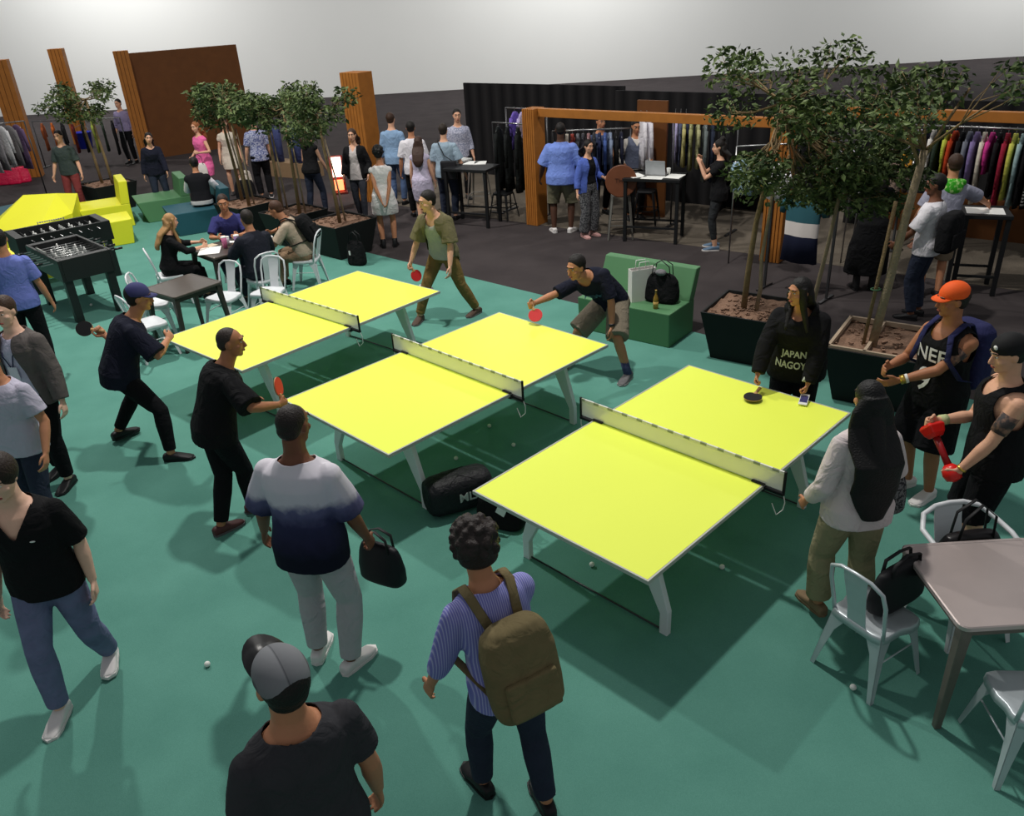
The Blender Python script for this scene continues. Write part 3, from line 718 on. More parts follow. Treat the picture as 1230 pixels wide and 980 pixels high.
def leaf_cloud(m, blobs, n, r, size=.06):
    for k in range(n):
        c, rad = blobs[r.randrange(len(blobs))]
        while True:
            p = V((r.uniform(-1, 1), r.uniform(-1, 1), r.uniform(-1, 1)))
            if p.length < 1: break
        p = V(c)+V((p.x*rad[0], p.y*rad[1], p.z*rad[2])); s_ = size*r.uniform(.6, 1.3)
        a = V((r.uniform(-1, 1), r.uniform(-1, 1), r.uniform(-.9, .3))).normalized(); b = a.cross(V((r.uniform(-1, 1), r.uniform(-1, 1), r.uniform(-1, 1)))).normalized(); nn = a.cross(b)
        m.add([p, p+a*s_*.45+b*s_*.26-nn*s_*.06, p+a*s_*1.1, p+a*s_*.45-b*s_*.26-nn*s_*.06, p+a*s_*.5+nn*s_*.03], [(0, 1, 4), (1, 2, 4), (2, 3, 4), (3, 0, 4)])
def tree(label, loc, stems, blobs, n, seed=1, size=.07, bark=BARK, stake=None, group='potted trees', leafm=LEAF):
    """stems: list of (points, r0, r1) in local coordinates; blobs: leaf clouds"""
    t = thing('potted_tree', label, 'tree', loc, 0, group); r = random.Random(seed)
    for (pts, r0, r1, *bm) in stems:
        m = MB(); k = len(pts); m.tube(pts, [r0+(r1-r0)*i/(k-1) for i in range(k)], 9); obj('trunk', m, bm[0] if bm else bark, t, True)
    if blobs:
        m = MB()
        for (c, rad) in blobs:
            top = V(stems[0][0][-1]); c = V(c); mid = top.lerp(c, .5)+V((r.uniform(-.1, .1), r.uniform(-.1, .1), -.05)); m.tube([top, mid, c], [.014, .01, .004], 6)
            for _ in range(4): m.tube([mid, mid.lerp(c, .5)+V((r.uniform(-.15, .15), r.uniform(-.15, .15), 0)), c+V((r.uniform(-1, 1)*rad[0]*.8, r.uniform(-1, 1)*rad[1]*.8, r.uniform(-1, 1)*rad[2]*.8))], [.007, .005, .002], 5)
        obj('branches', m, bark, t, True)
        m = MB(); leaf_cloud(m, blobs, n, r, size); obj('foliage', m, leafm, t)['kind'] = 'stuff'
    if stake:
        for a, b in stake: m = MB(); m.tube([a, b], .018, 7); s_ = obj('stake', m, BARK, t, True)
        m = MB(); z = (stake[0][0][2]+stake[0][1][2])*.45; p0 = V(stake[0][0]).lerp(V(stake[0][1]), .42); m.tube([p0+V((.045*math.cos(a), .035*math.sin(a), 0)) for a in [i*2*PI/12 for i in range(12)]], .007, 6, None, True, True); obj('tie', m, mat('green_tie', (60, 100, 70), .7), t, True)
    return t

# ------------------------------------------------------------------ clothes on racks
def garment(label, loc, rz, material, L=.75, w=.4, kind='shirt', sleeve=.5, name=None, group=None, stretch=1.0, hang=True, thick=.05):
    """hangs from its hook at the origin; broad side in the local YZ plane"""
    t = thing(name or 'hanging_'+kind, label, kind, loc, rz, group); m = MB(); zt = -.1; n = 14; r = random.Random(label)
    def rg(y, x, z, oy=0, wv=.0): return [V((x*math.sin(2*PI*j/n)*(1+wv*math.cos(j*2.4)), oy+y*math.cos(2*PI*j/n), z)) for j in range(n)]
    if kind == 'trousers':
        for sy in (-1, 1): m.loft([rg(w*.26, thick*.6, zt, sy*w*.22), rg(w*.25, thick*.7, zt-.25, sy*w*.23), rg(w*.2, thick*.6, zt-L, sy*w*.25)])
        m.loft([rg(w*.5, thick*.5, zt), rg(w*.5, thick*.65, zt-.16)])
    else:
        hemw = {'dress': .62, 'coat': .56, 'jacket': .52}.get(kind, .5)*w
        m.loft([rg(.05, .03, zt+.035), rg(w*.3, .03, zt+.01), rg(w*.5, .03, zt-.045), rg(w*.48, thick*.8, zt-.2, 0, .1), rg(w*.47, thick*.9, zt-L*.6, 0, .25), rg(hemw, thick*1.1, zt-L, 0, .4)])
        if sleeve:
            for sy in (-1, 1): m.tube([(0, sy*w*.46, zt-.07), (.0, sy*(w*.5+.03), zt-.07-sleeve*.4), (.01, sy*(w*.5+.05), zt-.07-sleeve)], [(.06, .032), (.055, .03), (.04, .026)], 10, (0, 1, 0))
    o = obj('cloth', m, material, t, True)
    if hang:
        h = MB(); h.tube([(.0, 0, zt+.03), (0, 0, zt+.068), (0, .014, zt+.08), (0, .021, zt+.097), (0, .014, zt+.116), (0, 0, zt+.121), (0, -.014, zt+.115), (0, -.019, zt+.104)], .003, 6); h.tube([(0, -w*.42, zt-.03), (0, 0, zt+.035), (0, w*.42, zt-.03)], .008, 6); obj('hanger', h, STEEL, t, True)
    return t
def rack(label, a, b, h, name='clothes_rack'):
    """steel rail between two floor points"""
    a, b = V((a[0], a[1], 0)), V((b[0], b[1], 0)); mid = (a+b)/2; d = (b-a); L = d.length; t = thing(name, label, 'clothes rack', mid, math.atan2(d.y, d.x), 'clothes racks')
    m = MB(); m.tube([(-L/2, 0, h), (L/2, 0, h)], .014, 8); obj('rail', m, STEEL, t, True)
    for sx in (-1, 1):
        m = MB(); m.tube([(sx*L/2, 0, 0), (sx*L/2, 0, h)], .016, 8); obj('upright', m, DGREY, t, True)
        m = MB(); m.box((sx*L/2, 0, .015), (.05, .45, .03)); obj('foot', m, DGREY, t)
    return t
# ------------------------------------------------------------------ small things
def paddle(label, pos, axis, normal, face=RED, back=BLACK):
    """grip centre at pos, blade along axis, face along normal"""
    ax = V(axis).normalized(); n = V(normal); n = (n-ax*n.dot(ax)).normalized(); x = ax.cross(n)
    t = thing('table_tennis_bat', label, 'table tennis bat', (0, 0, 0), 0, 'table tennis bats'); t.matrix_world = Matrix(((x.x, ax.x, n.x, pos[0]), (x.y, ax.y, n.y, pos[1]), (x.z, ax.z, n.z, pos[2]), (0, 0, 0, 1)))
    def disc(r, z0, z1, cut):
        o = []
        for j in range(28):
            a = 2*PI*j/28; y = .13+.079*math.sin(a)*r; o.append(V((.075*math.cos(a)*r, max(y, cut), z0)))
        return MB().prism(o, (0, 0, z1-z0))
    obj('blade', disc(1, -.003, .003, .05), WOODP, t); obj('rubber', disc(.985, .003, .006, .066), face, t, label='playing face'); obj('rubber', disc(.985, -.006, -.003, .066), back, t, label='reverse face')
    m = MB(); m.loft([[V((w*math.cos(2*PI*j/12), y, .011*math.sin(2*PI*j/12))) for j in range(12)] for (y, w) in ((-.05, .017), (-.03, .015), (.03, .0135), (.065, .016), (.075, .02))]); obj('handle', m, WOODP, t, True)
    return t
def ball(label, p):
    m = MB(); m.ball((0, 0, 0), .02, None, 14, 10); o = obj('table_tennis_ball', m, mat('ball_white', (236, 236, 230), .5, 0, 0), None, True); tag(o, label, 'ball', 'white table tennis balls on the green carpet'); o.location = (p[0], p[1], .02+(p[2] if len(p) > 2 else 0)); return o
def soft_bag(name, label, loc, rz, size, material, strap=True, cat='bag', logo=None, taper=.8, vox=.012, sag=0, parent_rot=None, strap_h=.16):
    """soft rounded bag with a carrying strap"""
    t = thing(name, label, cat, loc, rz); w, d, h = size; m = MB()
    rr = []
    for (q, k) in ((0, .85), (.08, 1), (.4, 1.02), (.75, .93), (.93, taper), (1, taper*.55)):
        rr.append([V((w/2*k*math.copysign(abs(math.cos(a))**.6, math.cos(a)), d/2*k*(1-.45*q)*math.copysign(abs(math.sin(a))**.6, math.sin(a)), h*q)) for a in [2*PI*j/24 for j in range(24)]])
    m.loft(rr); obj('body', remesh(m, vox, 5, 'bag_body'), material, t)
    if strap:
        for sy in (-1, 1):
            m = MB(); m.tube([(-w*.28, sy*d*.2, h*.86), (-w*.24, sy*d*.22, h+strap_h*.6), (0, sy*d*.16, h+strap_h), (w*.24, sy*d*.22, h+strap_h*.6), (w*.28, sy*d*.2, h*.86)], [(.012, .004)]*5, 8, (0, 1, 0)); obj('strap', m, BLACK, t, True)
    return t
def backpack(label, B, material, h=.46, w=.32, d=.2, z=.22, y=-.14, one=None, tilt=0, x=0, logo=False):
    """worn on a person's back: pack body, front pocket, lid, straps over the shoulders"""
    s = B.s; c, M = B.spine(z*s); t = thing('backpack', label, 'backpack'); Mw = B.W.to_3x3() @ M @ Matrix.Rotation(tilt, 3, 'Y')
    dep = B.tor(z)[0][1]*s+.03
    o = B.W @ (c+M @ V((x, -dep-d*.5, 0))); m4 = Mw.to_4x4(); m4.translation = o; t.matrix_world = m4
    m = MB(); rr = []
    for (q, k) in ((-.5, .8), (-.44, .96), (-.2, 1.0), (.2, .98), (.4, .86), (.49, .6), (.5, .3)):
        rr.append([V((w/2*k*math.copysign(abs(math.cos(a))**.55, math.cos(a)), d/2*k*math.copysign(abs(math.sin(a))**.55, math.sin(a)), h*q)) for a in [2*PI*j/24 for j in range(24)]])
    m.loft(rr); obj('pack_body', remesh(m, .012, 5, 'pack'), material, t)
    m = MB(); m.box((0, -d*.5, -h*.2), (w*.72, d*.24, h*.42)); obj('front_pocket', remesh(m, .012, 5, 'pocket'), material, t)
    m = MB(); m.tube([(w*.44*math.cos(a), -d*.18, h*.16+h*.32*math.sin(a)) for a in [PI*j/10 for j in range(11)]], .006, 6); obj('zip', m, BLACK, t, True)
    for i, sx in ((0, -1), (1, 1)):
        if one is not None and i != one: continue
        S = B.W @ (B.sho[i].lerp(B.spine(.5*s)[0], .38)); m = MB(); inv = t.matrix_world.inverted()
        fr = B.MN @ V((0, 1, 0)); up = B.MN @ V((0, 0, 1))
        base = B.sho[i].lerp(B.spine(.5*s)[0], .38); bw = lambda q: inv @ (B.W @ q)
        pts = [V((sx*w*.2, d*.35, h*.38)), bw(base+up*.085*s-fr*.07*s), bw(base+up*.098*s+fr*.01*s), bw(base+up*.03*s+fr*.125*s), bw(base-up*.14*s+fr*.155*s+(B.MN @ V((sx*.03*s, 0, 0)))), bw(base-up*.28*s+fr*.09*s+(B.MN @ V((sx*.115*s, 0, 0)))), V((sx*w*.36, d*.4, -h*.36))]
        m.tube(pts, [(.024, .007)]*len(pts), 8, (1, 0, 0)); obj('strap', m, material, t, True)
    return t
# ------------------------------------------------------------------ setting
B0 = V((.59, 14.99, 0)); BE = V((.785, -.62, 0)); BN = V((.62, .785, 0)); BROT = math.atan2(-.62, .785)
def bp(a, d, z=0): return B0+BE*a+BN*d+V((0, 0, z))
def carpet_mat(name, a, b, fine=220):
    m = bpy.data.materials.new(name); m.use_nodes = True; nt = m.node_tree; N = nt.nodes; L = nt.links; b_ = N['Principled BSDF']
    b_.inputs['Roughness'].default_value = .95; b_.inputs['Specular IOR Level'].default_value = .1
    tc = N.new('ShaderNodeTexCoord'); n1 = N.new('ShaderNodeTexNoise'); n1.inputs['Scale'].default_value = 1.6; n1.inputs['Detail'].default_value = 5
    n2 = N.new('ShaderNodeTexNoise'); n2.inputs['Scale'].default_value = fine; n2.inputs['Detail'].default_value = 2
    ad = N.new('ShaderNodeMath'); ad.operation = 'MULTIPLY_ADD'; ad.inputs[1].default_value = .5
    L.new(tc.outputs['Object'], n1.inputs['Vector']); L.new(tc.outputs['Object'], n2.inputs['Vector']); L.new(n2.outputs['Fac'], ad.inputs[0])
    h = N.new('ShaderNodeMath'); h.operation = 'MULTIPLY'; h.inputs[1].default_value = .5; L.new(n1.outputs['Fac'], h.inputs[0]); L.new(h.outputs[0], ad.inputs[2])
    r = N.new('ShaderNodeValToRGB'); el = r.color_ramp.elements; el[0].position = .3; el[0].color = (*lin(a), 1); el[1].position = .7; el[1].color = (*lin(b), 1)
    L.new(ad.outputs[0], r.inputs[0]); L.new(r.outputs[0], b_.inputs['Base Color'])
    bm = N.new('ShaderNodeBump'); bm.inputs['Strength'].default_value = .25; bm.inputs['Distance'].default_value = .004; L.new(n2.outputs['Fac'], bm.inputs['Height']); L.new(bm.outputs['Normal'], b_.inputs['Normal'])
    return m
TEAL = carpet_mat('teal_carpet', (80, 133, 120), (101, 156, 142)); AISLE = carpet_mat('charcoal_carpet', (55, 50, 51), (72, 66, 66)); CONC = carpet_mat('booth_concrete', (82, 76, 68), (116, 106, 94), 60)
def slab(name, pts, z0, z1, material):
    m = MB(); m.loft([[V((p[0], p[1], z0)) for p in pts], [V((p[0], p[1], z1)) for p in pts]]); return struct(name, m, material)
slab('floor', [(-60, -3), (60, -3), (60, 62), (-60, 62)], -.2, 0, AISLE)
ED = V((.7257, -.688, 0)); E0 = V((-2.32, 13.74, 0))
p1 = E0-ED*14; p2 = E0+ED*18
slab('floor_carpet', [(-19, -2.5), (p2.x, -2.5), (p2.x, p2.y) if p2.y > -2 else (p2.x, -2.4), (E0-ED*8.2).to_tuple()[:2], (-19, (E0-ED*8.2).y-(19+(E0-ED*8.2).x)*.62)], 0, .006, TEAL)
slab('floor_booth', [bp(-4.4, .05), bp(16, .05), bp(16, 9), bp(-4.4, 9)], 0, .004, CONC)
HALLW = mat('hall_wall_white', (236, 236, 232), .9, 0, .02, .6)
m = MB(); m.box((0, 40, 5), (110, .3, 10)); struct('wall_back', m, HALLW)
def wall_px(name, a, b, h, thick, material, bevel=0):
    a, b = at(*a), at(*b); d = (b-a); M = Matrix.Rotation(math.atan2(d.y, d.x), 3, 'Z'); m = MB(); m.box((0, 0, h/2), (d.length, thick, h)); o = struct(name, m, material, bevel)
    o.location = (a+b)/2+M.col[1]*thick/2; o.rotation_euler = (0, 0, math.atan2(d.y, d.x)); return o
DRAPE = ramp_mat('black_pleated_drape', [(0, (20, 20, 22)), (.5, (40, 39, 40)), (1, (20, 20, 22))], 'X', -10, 10, .95, .02, wave=60)
wall_px('wall_panel_left', (176, 192), (306, 172), 2.9, .2, WOODB)
def bwall(name, a0, d0, a1, d1, h, material, thick=.06, z0=0):
    p, q = bp(a0, d0), bp(a1, d1); d = q-p; m = MB(); m.box((0, 0, z0+(h-z0)/2), (d.length, thick, h-z0)); o = struct(name, m, material); o.location = (p+q)/2+V((0, 0, .004)); o.rotation_euler = (0, 0, math.atan2(d.y, d.x)); return o
# booth partitions: black drape behind the racks with cedar posts, beams and plywood ends
bwall('wall_booth_back', 0.2, 2.7, 4.6, 2.7, 2.05, DRAPE)
bwall('wall_booth_right', 4.9, 2.5, 14, 2.5, 2.05, DRAPE)
bwall('wall_booth_left', -4.3, 3.4, 0, 3.4, 2.05, DRAPE)
bwall('wall_end_panel', 1.35, 1.5, 1.95, 1.5, 2.05, WOODB, .05)
bwall('wall_plywood_low', 5.2, 2.4, 14, 2.4, .62, WOODB, .05)
def post(label, c, w, d, h, rot, n=6):
    m = MB(); M = Matrix.Rotation(rot, 3, 'Z')
    for k in range(n): m.box((-w/2+w*(k+.5)/n, 0, h/2), (w/n-.012, d, h))
    t = thing('slatted_post', label, 'wooden post', (c[0], c[1], .004), rot, 'slatted cedar posts')
    o = obj('slats', m, SLAT, t, bevel=.004)
    m = MB(); m.box((0, 0, h/2), (w-.03, d-.05, h-.02)); obj('core', m, WOODB, t)
    return t
CED = SLAT = mat('cedar', (166, 104, 42), .6, 0, .22, 7)
post('slatted cedar post between the dark coats and the man in the bright blue tee', bp(.02, .12), .26, .34, 2.05, BROT)
post('slatted cedar post under the leaves beside the colour-block hanging jacket', bp(4.62, -.1), .32, .3, 2.05, BROT)
post('wide slatted cedar post behind the woman in the white dress', at(447, 240), .55, .4, 2.6, BROT)
post('broad cedar pillar at the left edge beside the pink shiny bags', at(41, 212), .5, .4, 3.0, .3, 4)
post('distant cedar pillar above the small blue bucket', at(99, 172), .45, .4, 3.0, .2, 4)
post('cedar pillar at the left end of the far plywood wall', at(178, 195), .4, .3, 3.0, .35, 4)
for lab, a0, a1, d in (('cedar header beam above the mixed shirts behind the man in the bright blue tee', .16, 4.45, .12), ('cedar header beam above the right-hand clothes rack', 4.8, 13.0, .9)):
    m = MB(); m.box((0, 0, 0), (a1-a0, .12, .14)); o = obj('header_beam', m, CED, None, bevel=.006); c = bp((a0+a1)/2, d, 1.985 if d < .5 else 2.06); tag(o, lab, 'wooden beam', None, c, BROT)
m = MB(); m.box((0, 0, 1.05), (.14, .14, 2.1)); o = obj('beam_post', m, CED, None, bevel=.005); tag(o, 'cedar post carrying the beam at the far right end of the booths', 'wooden post', None, bp(12.9, .9, .004), BROT)
m = MB(); m.box((0, 0, 1.03), (.1, .1, 2.0)); o = obj('beam_post', m, CED, None, bevel=.005); tag(o, 'thin cedar post carrying the beam behind the long white garment', 'wooden post', None, bp(4.9, .9, .004), BROT)

# ------------------------------------------------------------------ tables for table tennis
TT = [(1.197, 5.255, .770), (-.529, 6.926, .772), (-2.257, 8.745, .840)]
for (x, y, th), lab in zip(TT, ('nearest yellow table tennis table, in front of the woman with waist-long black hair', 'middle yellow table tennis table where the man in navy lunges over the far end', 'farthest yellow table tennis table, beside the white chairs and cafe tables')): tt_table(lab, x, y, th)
for px, py, lab in ((250, 801, 'white ball alone on the carpet left of the grey cap'), (548, 553, 'white ball just above the black holdall'), (588, 514, 'white ball under the net end of the middle table'), (617, 537, 'white ball in the shade between the middle and nearest tables'), (711, 681, 'white ball under the near short edge of the nearest table'), (867, 684, 'white ball in the shade right of the nearest table'), (1024, 829, 'white ball by the legs of the near white chair'), (882, 408, 'white ball beside the green bench and planter'), (110, 368, 'white ball under the football table')):
    ball(lab, at(px, py, .02)*1.0 if False else (at(px, py).x, at(px, py).y, .006))

# ------------------------------------------------------------------ seats
GRN = mat('green_vinyl', (86, 132, 92), .5, 0, .06, 3); TEALV = mat('petrol_vinyl', (38, 84, 96), .5, 0, .08, 3); YELV = mat('yellow_vinyl', (232, 230, 52), .45, 0, .03, 2)
ga = math.atan2(8.9-9.5, 1.91-1.16)
_gc = V((1.91, 8.9, 0))+V((math.cos(ga), math.sin(ga), 0))*-.62+V((-math.sin(ga), math.cos(ga), 0))*.3
seat_block('green two-seat bench with a white bag, black bag and bottle on it', (_gc.x, _gc.y, .006), ga, 1.28, .66, .43, .8, .12, GRN, 'foam_bench', .02, .14)
SR = -1.08
seat_block('bright yellow chair-shaped seat with upright back beside the green seat', (-8.2, 17.0, .006), SR, .95, .95, .45, .9, .16, YELV, 'lounge_block', .1, .05, 'seat')
t = thing('lounge_block', 'low yellow block in front of the yellow seat, by the football tables', 'seat', (-7.5, 15.55, .006), SR); m = MB(); m.prism([V((-.4, -.34, 0)), V((-.4, -.4, .44)), V((-.4, .4, .46)), V((-.4, .34, 0))], (.8, 0, 0)); obj('cushion', m, YELV, t, bevel=.012)
# yellow faceted lounger
t = thing('faceted_lounger', 'large yellow faceted lounge seat behind the football tables', 'seat', (-8.9, 15.7, .006), .1)
m = MB(); q_ = lambda L_, kz=1.4: [(x*.72, y*.8, z*kz) for x, y, z in L_]
base = q_([(-1.1, -.9, 0), (.35, -.95, 0), (.9, -.2, 0), (.75, .9, 0), (-.6, 1.0, 0), (-1.25, .3, 0)])
mid = q_([(-.95, -.75, .3), (.45, -.85, .36), (.98, -.1, .4), (.8, .95, .55), (-.5, 1.02, .5), (-1.15, .3, .36)]); top = q_([(-.25, .2, .66), (.55, .3, .64)])
m.add([V(p) for p in base+mid+top], [(5, 4, 3, 2, 1, 0)]+[(i, (i+1) % 6, 6+(i+1) % 6, 6+i) for i in range(6)]+[(6, 7, 13), (6, 13, 12), (7, 8, 13), (8, 9, 13), (9, 12, 13), (9, 10, 12), (10, 11, 12), (11, 6, 12)])
obj('cushion', m, YELV, t)
t = thing('faceted_footstool', 'low yellow angular block in front of the football tables on the left', 'seat', (-8.0, 13.6, .006), .5); m = MB(); m.prism([V((-.5, -.4, 0)), V((.45, -.4, 0)), V((.55, -.4, .36)), V((-.35, -.4, .44))], (0, .8, 0)); obj('cushion', m, YELV, t, bevel=.01)
seat_block('green block seat with low back beside the bright yellow seat', (-7.2, 17.53, .006), SR, .95, 1.05, .43, .8, .18, GRN, 'lounge_block', .14, .04, 'seat')
seat_block('petrol blue block seat under the person in the black and white jacket', (-6.05, 16.3, .006), SR, 1.0, 1.15, .43, .78, .18, TEALV, 'lounge_block', .1, .04, 'seat')
seat_block('petrol blue block seat at the left edge behind the yellow lounger', (-10.25, 17.0, .006), .9, 1.1, .9, .43, .0, .18, TEALV, 'lounge_block', .1, .04, 'seat')
seat_block('dark petrol bench at the far left edge beside the planter', (-10.7, 15.6, .006), .9, 1.2, .9, .5, .8, .18, TEALV, 'foam_bench', .1, .04, 'bench')

# ------------------------------------------------------------------ planters and trees
pa = math.atan2(-.69, .725)
planter('black planter beside the green bench holding the twin-stemmed tree', (2.78, 8.62, .006), -.62, .64, .86, .58)
planter('black planter with pale timber divider behind the orange-capped man', (3.78, 7.42, .006), -.62, .7, .95, .6, True)
planter('black planter with a black bag against it behind the man in olive overshirt', (-2.75, 13.85, .006), pa, .66, .9, .58)
planter('black planter partly hidden behind the seated man in blue', (-3.75, 14.75, .006), pa, .66, .9, .58)
planter('black planter behind the seated woman, third in the row by the cafe tables', (-4.85, 15.7, .006), pa, .66, .9, .58)
planter('black planter behind the bright yellow seat in the far left', (-8.75, 18.6, .006), pa, .7, .95, .58)
planter('dark planter at the left edge behind the football tables', (-9.55, 14.5, .006), pa, .7, .95, .55)
def crown(c, n, R, rz, seed):
    r = random.Random(seed); return [(V(c)+V((r.uniform(-1, 1)*R, r.uniform(-1, 1)*R, r.uniform(-1, 1)*rz)), (R*.45, R*.45, R*.32)) for _ in range(n)]
tree('twin-stemmed tree with dense dark leaves in the planter beside the green bench', (2.74, 8.6, .55), [([(-.04, .02, 0), (-.02, .02, .5), (.02, .02, 1.0), (.14, .03, 1.7), (.2, .05, 2.2)], .035, .022, BARK), ([(.09, -.03, 0), (.12, -.02, .25), (.1, -.02, .6), (.15, 0, 1.1), (.18, .02, 1.6)], .026, .014, BARKP)], crown((.25, .0, 1.75), 12, .62, .42, 4)+crown((.6, -.05, 1.55), 6, .45, .25, 9)+crown((.3, .1, 2.3), 8, .7, .3, 5), 5200, 2, .075)
tree('slim tree rising behind the woman in the black hoodie', (3.25, 8.35, .0), [([(.22, .3, .0), (.24, .26, .6), (.3, .2, 1.3), (.36, .15, 2.1)], .03, .018, BARKP)], crown((.45, .1, 2.1), 10, .5, .45, 6)+crown((.55, .1, 1.95), 5, .4, .3, 8), 3000, 3, .075)
tree('thick pale-stemmed tree tied to a stake in the timber-divided planter', (3.62, 7.35, .55), [([(0, 0, 0), (.06, 0, .6), (.12, .0, 1.3), (.2, .02, 1.9)], .045, .034, BARKP), ([(.18, .02, 1.75), (.05, .02, 2.0), (-.12, .03, 2.3)], .02, .01, BARK), ([(.19, .02, 1.8), (.32, 0, 2.1), (.5, .02, 2.4)], .018, .01, BARK)], crown((.2, .1, 2.35), 7, .6, .22, 12), 1500, 4, .07, stake=[((-.08, .02, 0), (.02, .03, 1.45))])
for k, (x, y, lab, sd) in enumerate(((-2.75, 13.8, 'slender tree in the planter with the black bag, nearest of its row', 21), (-3.6, 14.6, 'slender tree second in the row behind the cafe tables', 22), (-4.0, 14.95, 'slender tree third in the row behind the cafe tables', 23), (-4.75, 15.5, 'slender tree fourth in the row behind the seated man in blue', 24), (-5.0, 15.95, 'slender leaning tree in front of the woman in pink', 25))):
    r = random.Random(sd); lean = r.uniform(-.12, .02)
    tree(lab, (x, y, .54), [([(0, 0, 0), (lean*.3, .02, .6), (lean*.8, .0, 1.2), (lean*1.2, .03, 1.8)], .034, .02), ([(.09, .05, 0), (.07+lean*.4, .05, .7), (lean+.04, .05, 1.4)], .018, .012, BARKP)], crown((lean*1.5, 0, 1.75), 9, .5, .32, sd), 1300, sd, .085)
for k, (x, y, lab, sd) in enumerate(((-8.9, 18.7, 'slender tree in the far left planter, left of two', 31), (-8.55, 18.45, 'slender tree in the far left planter, right of two', 32))):
    tree(lab, (x, y, .54), [([(0, 0, 0), (-.03, .02, .6), (-.06, .0, 1.2), (-.1, .03, 1.8)], .034, .02)], crown((-.1, 0, 1.75), 8, .5, .3, sd), 1000, sd, .085)

# ------------------------------------------------------------------ table football, cafe tables and chairs
foosball('black table football table nearer to the camera with grey figures', -6.34, 11.72, math.atan2(.73, -.69))
foosball('black table football table behind, partly hidden by the nearer one', -7.15, 13.12, .7)
cafe_table('small dark cafe table with bent legs beside the navy-capped player', (-4.16, 10.12, .006), .9, .72, .72, .75, mat('brown_metal_top', (92, 84, 78), .35, .5, .12), mat('brown_metal_legs', (70, 64, 60), .4, .5, .1))
cafe_table('cafe table with papers and cups among the four seated people', (-4.1, 11.85, .006), .75, .8, .8, .75, mat('brown_metal_top', (92, 84, 78)), mat('brown_metal_legs', (70, 64, 60)))
cafe_table('scuffed steel cafe table at the near right corner', (2.73, 3.6, .006), .0, .8, .74, .75, mat('scuffed_steel', (196, 182, 178), .36, .4, .16, 3), mat('scuffed_leg', (112, 108, 100), .5, .4, .15))
def fyaw_to(dx, dy): return math.atan2(-dx, dy)
CH = [((-3.8, 10.5), 2.75, 'white chair in front of the dark-suited seated man, left of two'), ((-3.22, 10.6), 2.85, 'white chair in front of the dark-suited seated man, right of two'), ((-4.7, 10.42), -1.4, 'white chair beside the football table behind the navy-capped player'), ((-4.95, 11.68), -1.1, 'white chair under the seated blond woman'), ((-3.0, 12.1), 1.5, 'white chair under the seated man wearing a dark backpack'), ((-4.5, 9.62), -.8, 'white chair seat tucked close behind the navy-capped player'), ((-4.27, 12.75), 3.3, 'white chair under the seated man in blue behind the table'), ((-3.44, 11.22), .7, 'white chair under the seated man in the dark suit')]
for (x, y), rz, lab in CH: make_chair(lab, (x, y, .006), rz)
make_chair('near white metal chair with a black bag hung on its back', (2.12, 3.72, .006), -1.05, GALV)
make_chair('white metal armchair behind the steel table holding a black handbag', (2.86, 4.05, .006), 3.3, WHT_METAL, wide=1.45)
make_chair('white metal chair cut off by the bottom right corner', (2.68, 3.02, .006), -.1, GALV)
# ------------------------------------------------------------------ clothing materials
BLK = cloth('black_cotton', (24, 24, 26)); BLK2 = cloth('black_trouser', (20, 20, 23)); NAVY = cloth('navy_cotton', (30, 32, 46)); WTEE = cloth('white_cotton', (226, 222, 228), .05); JEAN = cloth('faded_denim', (108, 114, 146), .4, 7); JEAND = cloth('dark_denim', (44, 50, 66), .2)
OLIVE = cloth('olive_drill', (112, 106, 78)); KHAKI = cloth('brown_chino', (126, 102, 60)); GREYT = cloth('light_grey_chino', (176, 174, 178), .08); TAUPE = cloth('taupe_short', (132, 122, 106)); WSHOE = mat('white_shoe', (226, 222, 220), .55, 0, .05); BSHOE = mat('black_shoe', (24, 24, 26), .5, 0, .1); GSHOE = mat('grey_shoe', (98, 96, 98), .6, 0, .3, 30)
OMBRE = ramp_mat('white_to_navy_dip_dye', [(0, (24, 26, 42)), (.3, (48, 50, 82)), (.44, (96, 96, 134)), (.53, (206, 202, 216)), (1, (230, 226, 232))], 'Z', 1.03, 1.75, .9, .1)
STRIPE = ramp_mat('blue_white_stripes', [(0, (116, 118, 190)), (.45, (128, 130, 200)), (.6, (182, 184, 224)), (1, (116, 118, 190))], 'X', -1, 1, .9, .0, wave=190)
LTEXT = mat('pale_print', (196, 200, 196), .8, 0, .2, 60); TTEXT = mat('blue_grey_print', (84, 124, 146), .8, 0, .3, 80); WTEXT = mat('white_print', (232, 232, 228), .7, 0, 0)
def hb(px, py, H): p = at(px, py, H); return (p.x, p.y)
DK = (22, 17, 15); BR = (58, 38, 26); BLD = (170, 130, 84)

# ------------------------------------------------------------------ players and the watchers in front
a = person('man in navy cap, crouched with a black bat held out on his left', (182, 545), -58, 1.84, lean=32, build=1.08, pel=(0, -.02, -.05), feet=[(146, 529), (208, 553)], fyaw=(20, -28), hands={'L': ('l', -.4, -.06, 1.16), 'R': ('l', .02, .42, 1.12)}, poles={'L': (-.4, -.4, -1), 'R': (1, -.2, -.6)}, head=(-14, 8, 0), skin='tan', vox=.008, fingers={'L': 'grip'}, grip=('L',), footz=(.03, 0),
    tops=[dict(m=NAVY, e=.026, hem=-.1, sleeve=.95, flare=.03, name='shirt', collar=True)], bottom=dict(m=BLK2, e=.01), shoes=dict(m=BSHOE), hair=dict(k='cap', c=DK), hat=dict(m=mat('navy_cap', (56, 58, 104), .8)))
P1 = a; h = a.hand['L']; paddle('black bat held by the man in the navy cap', h[0], (-.95, -.1, .25), (.15, -.8, .6), BLACK, BLACK)
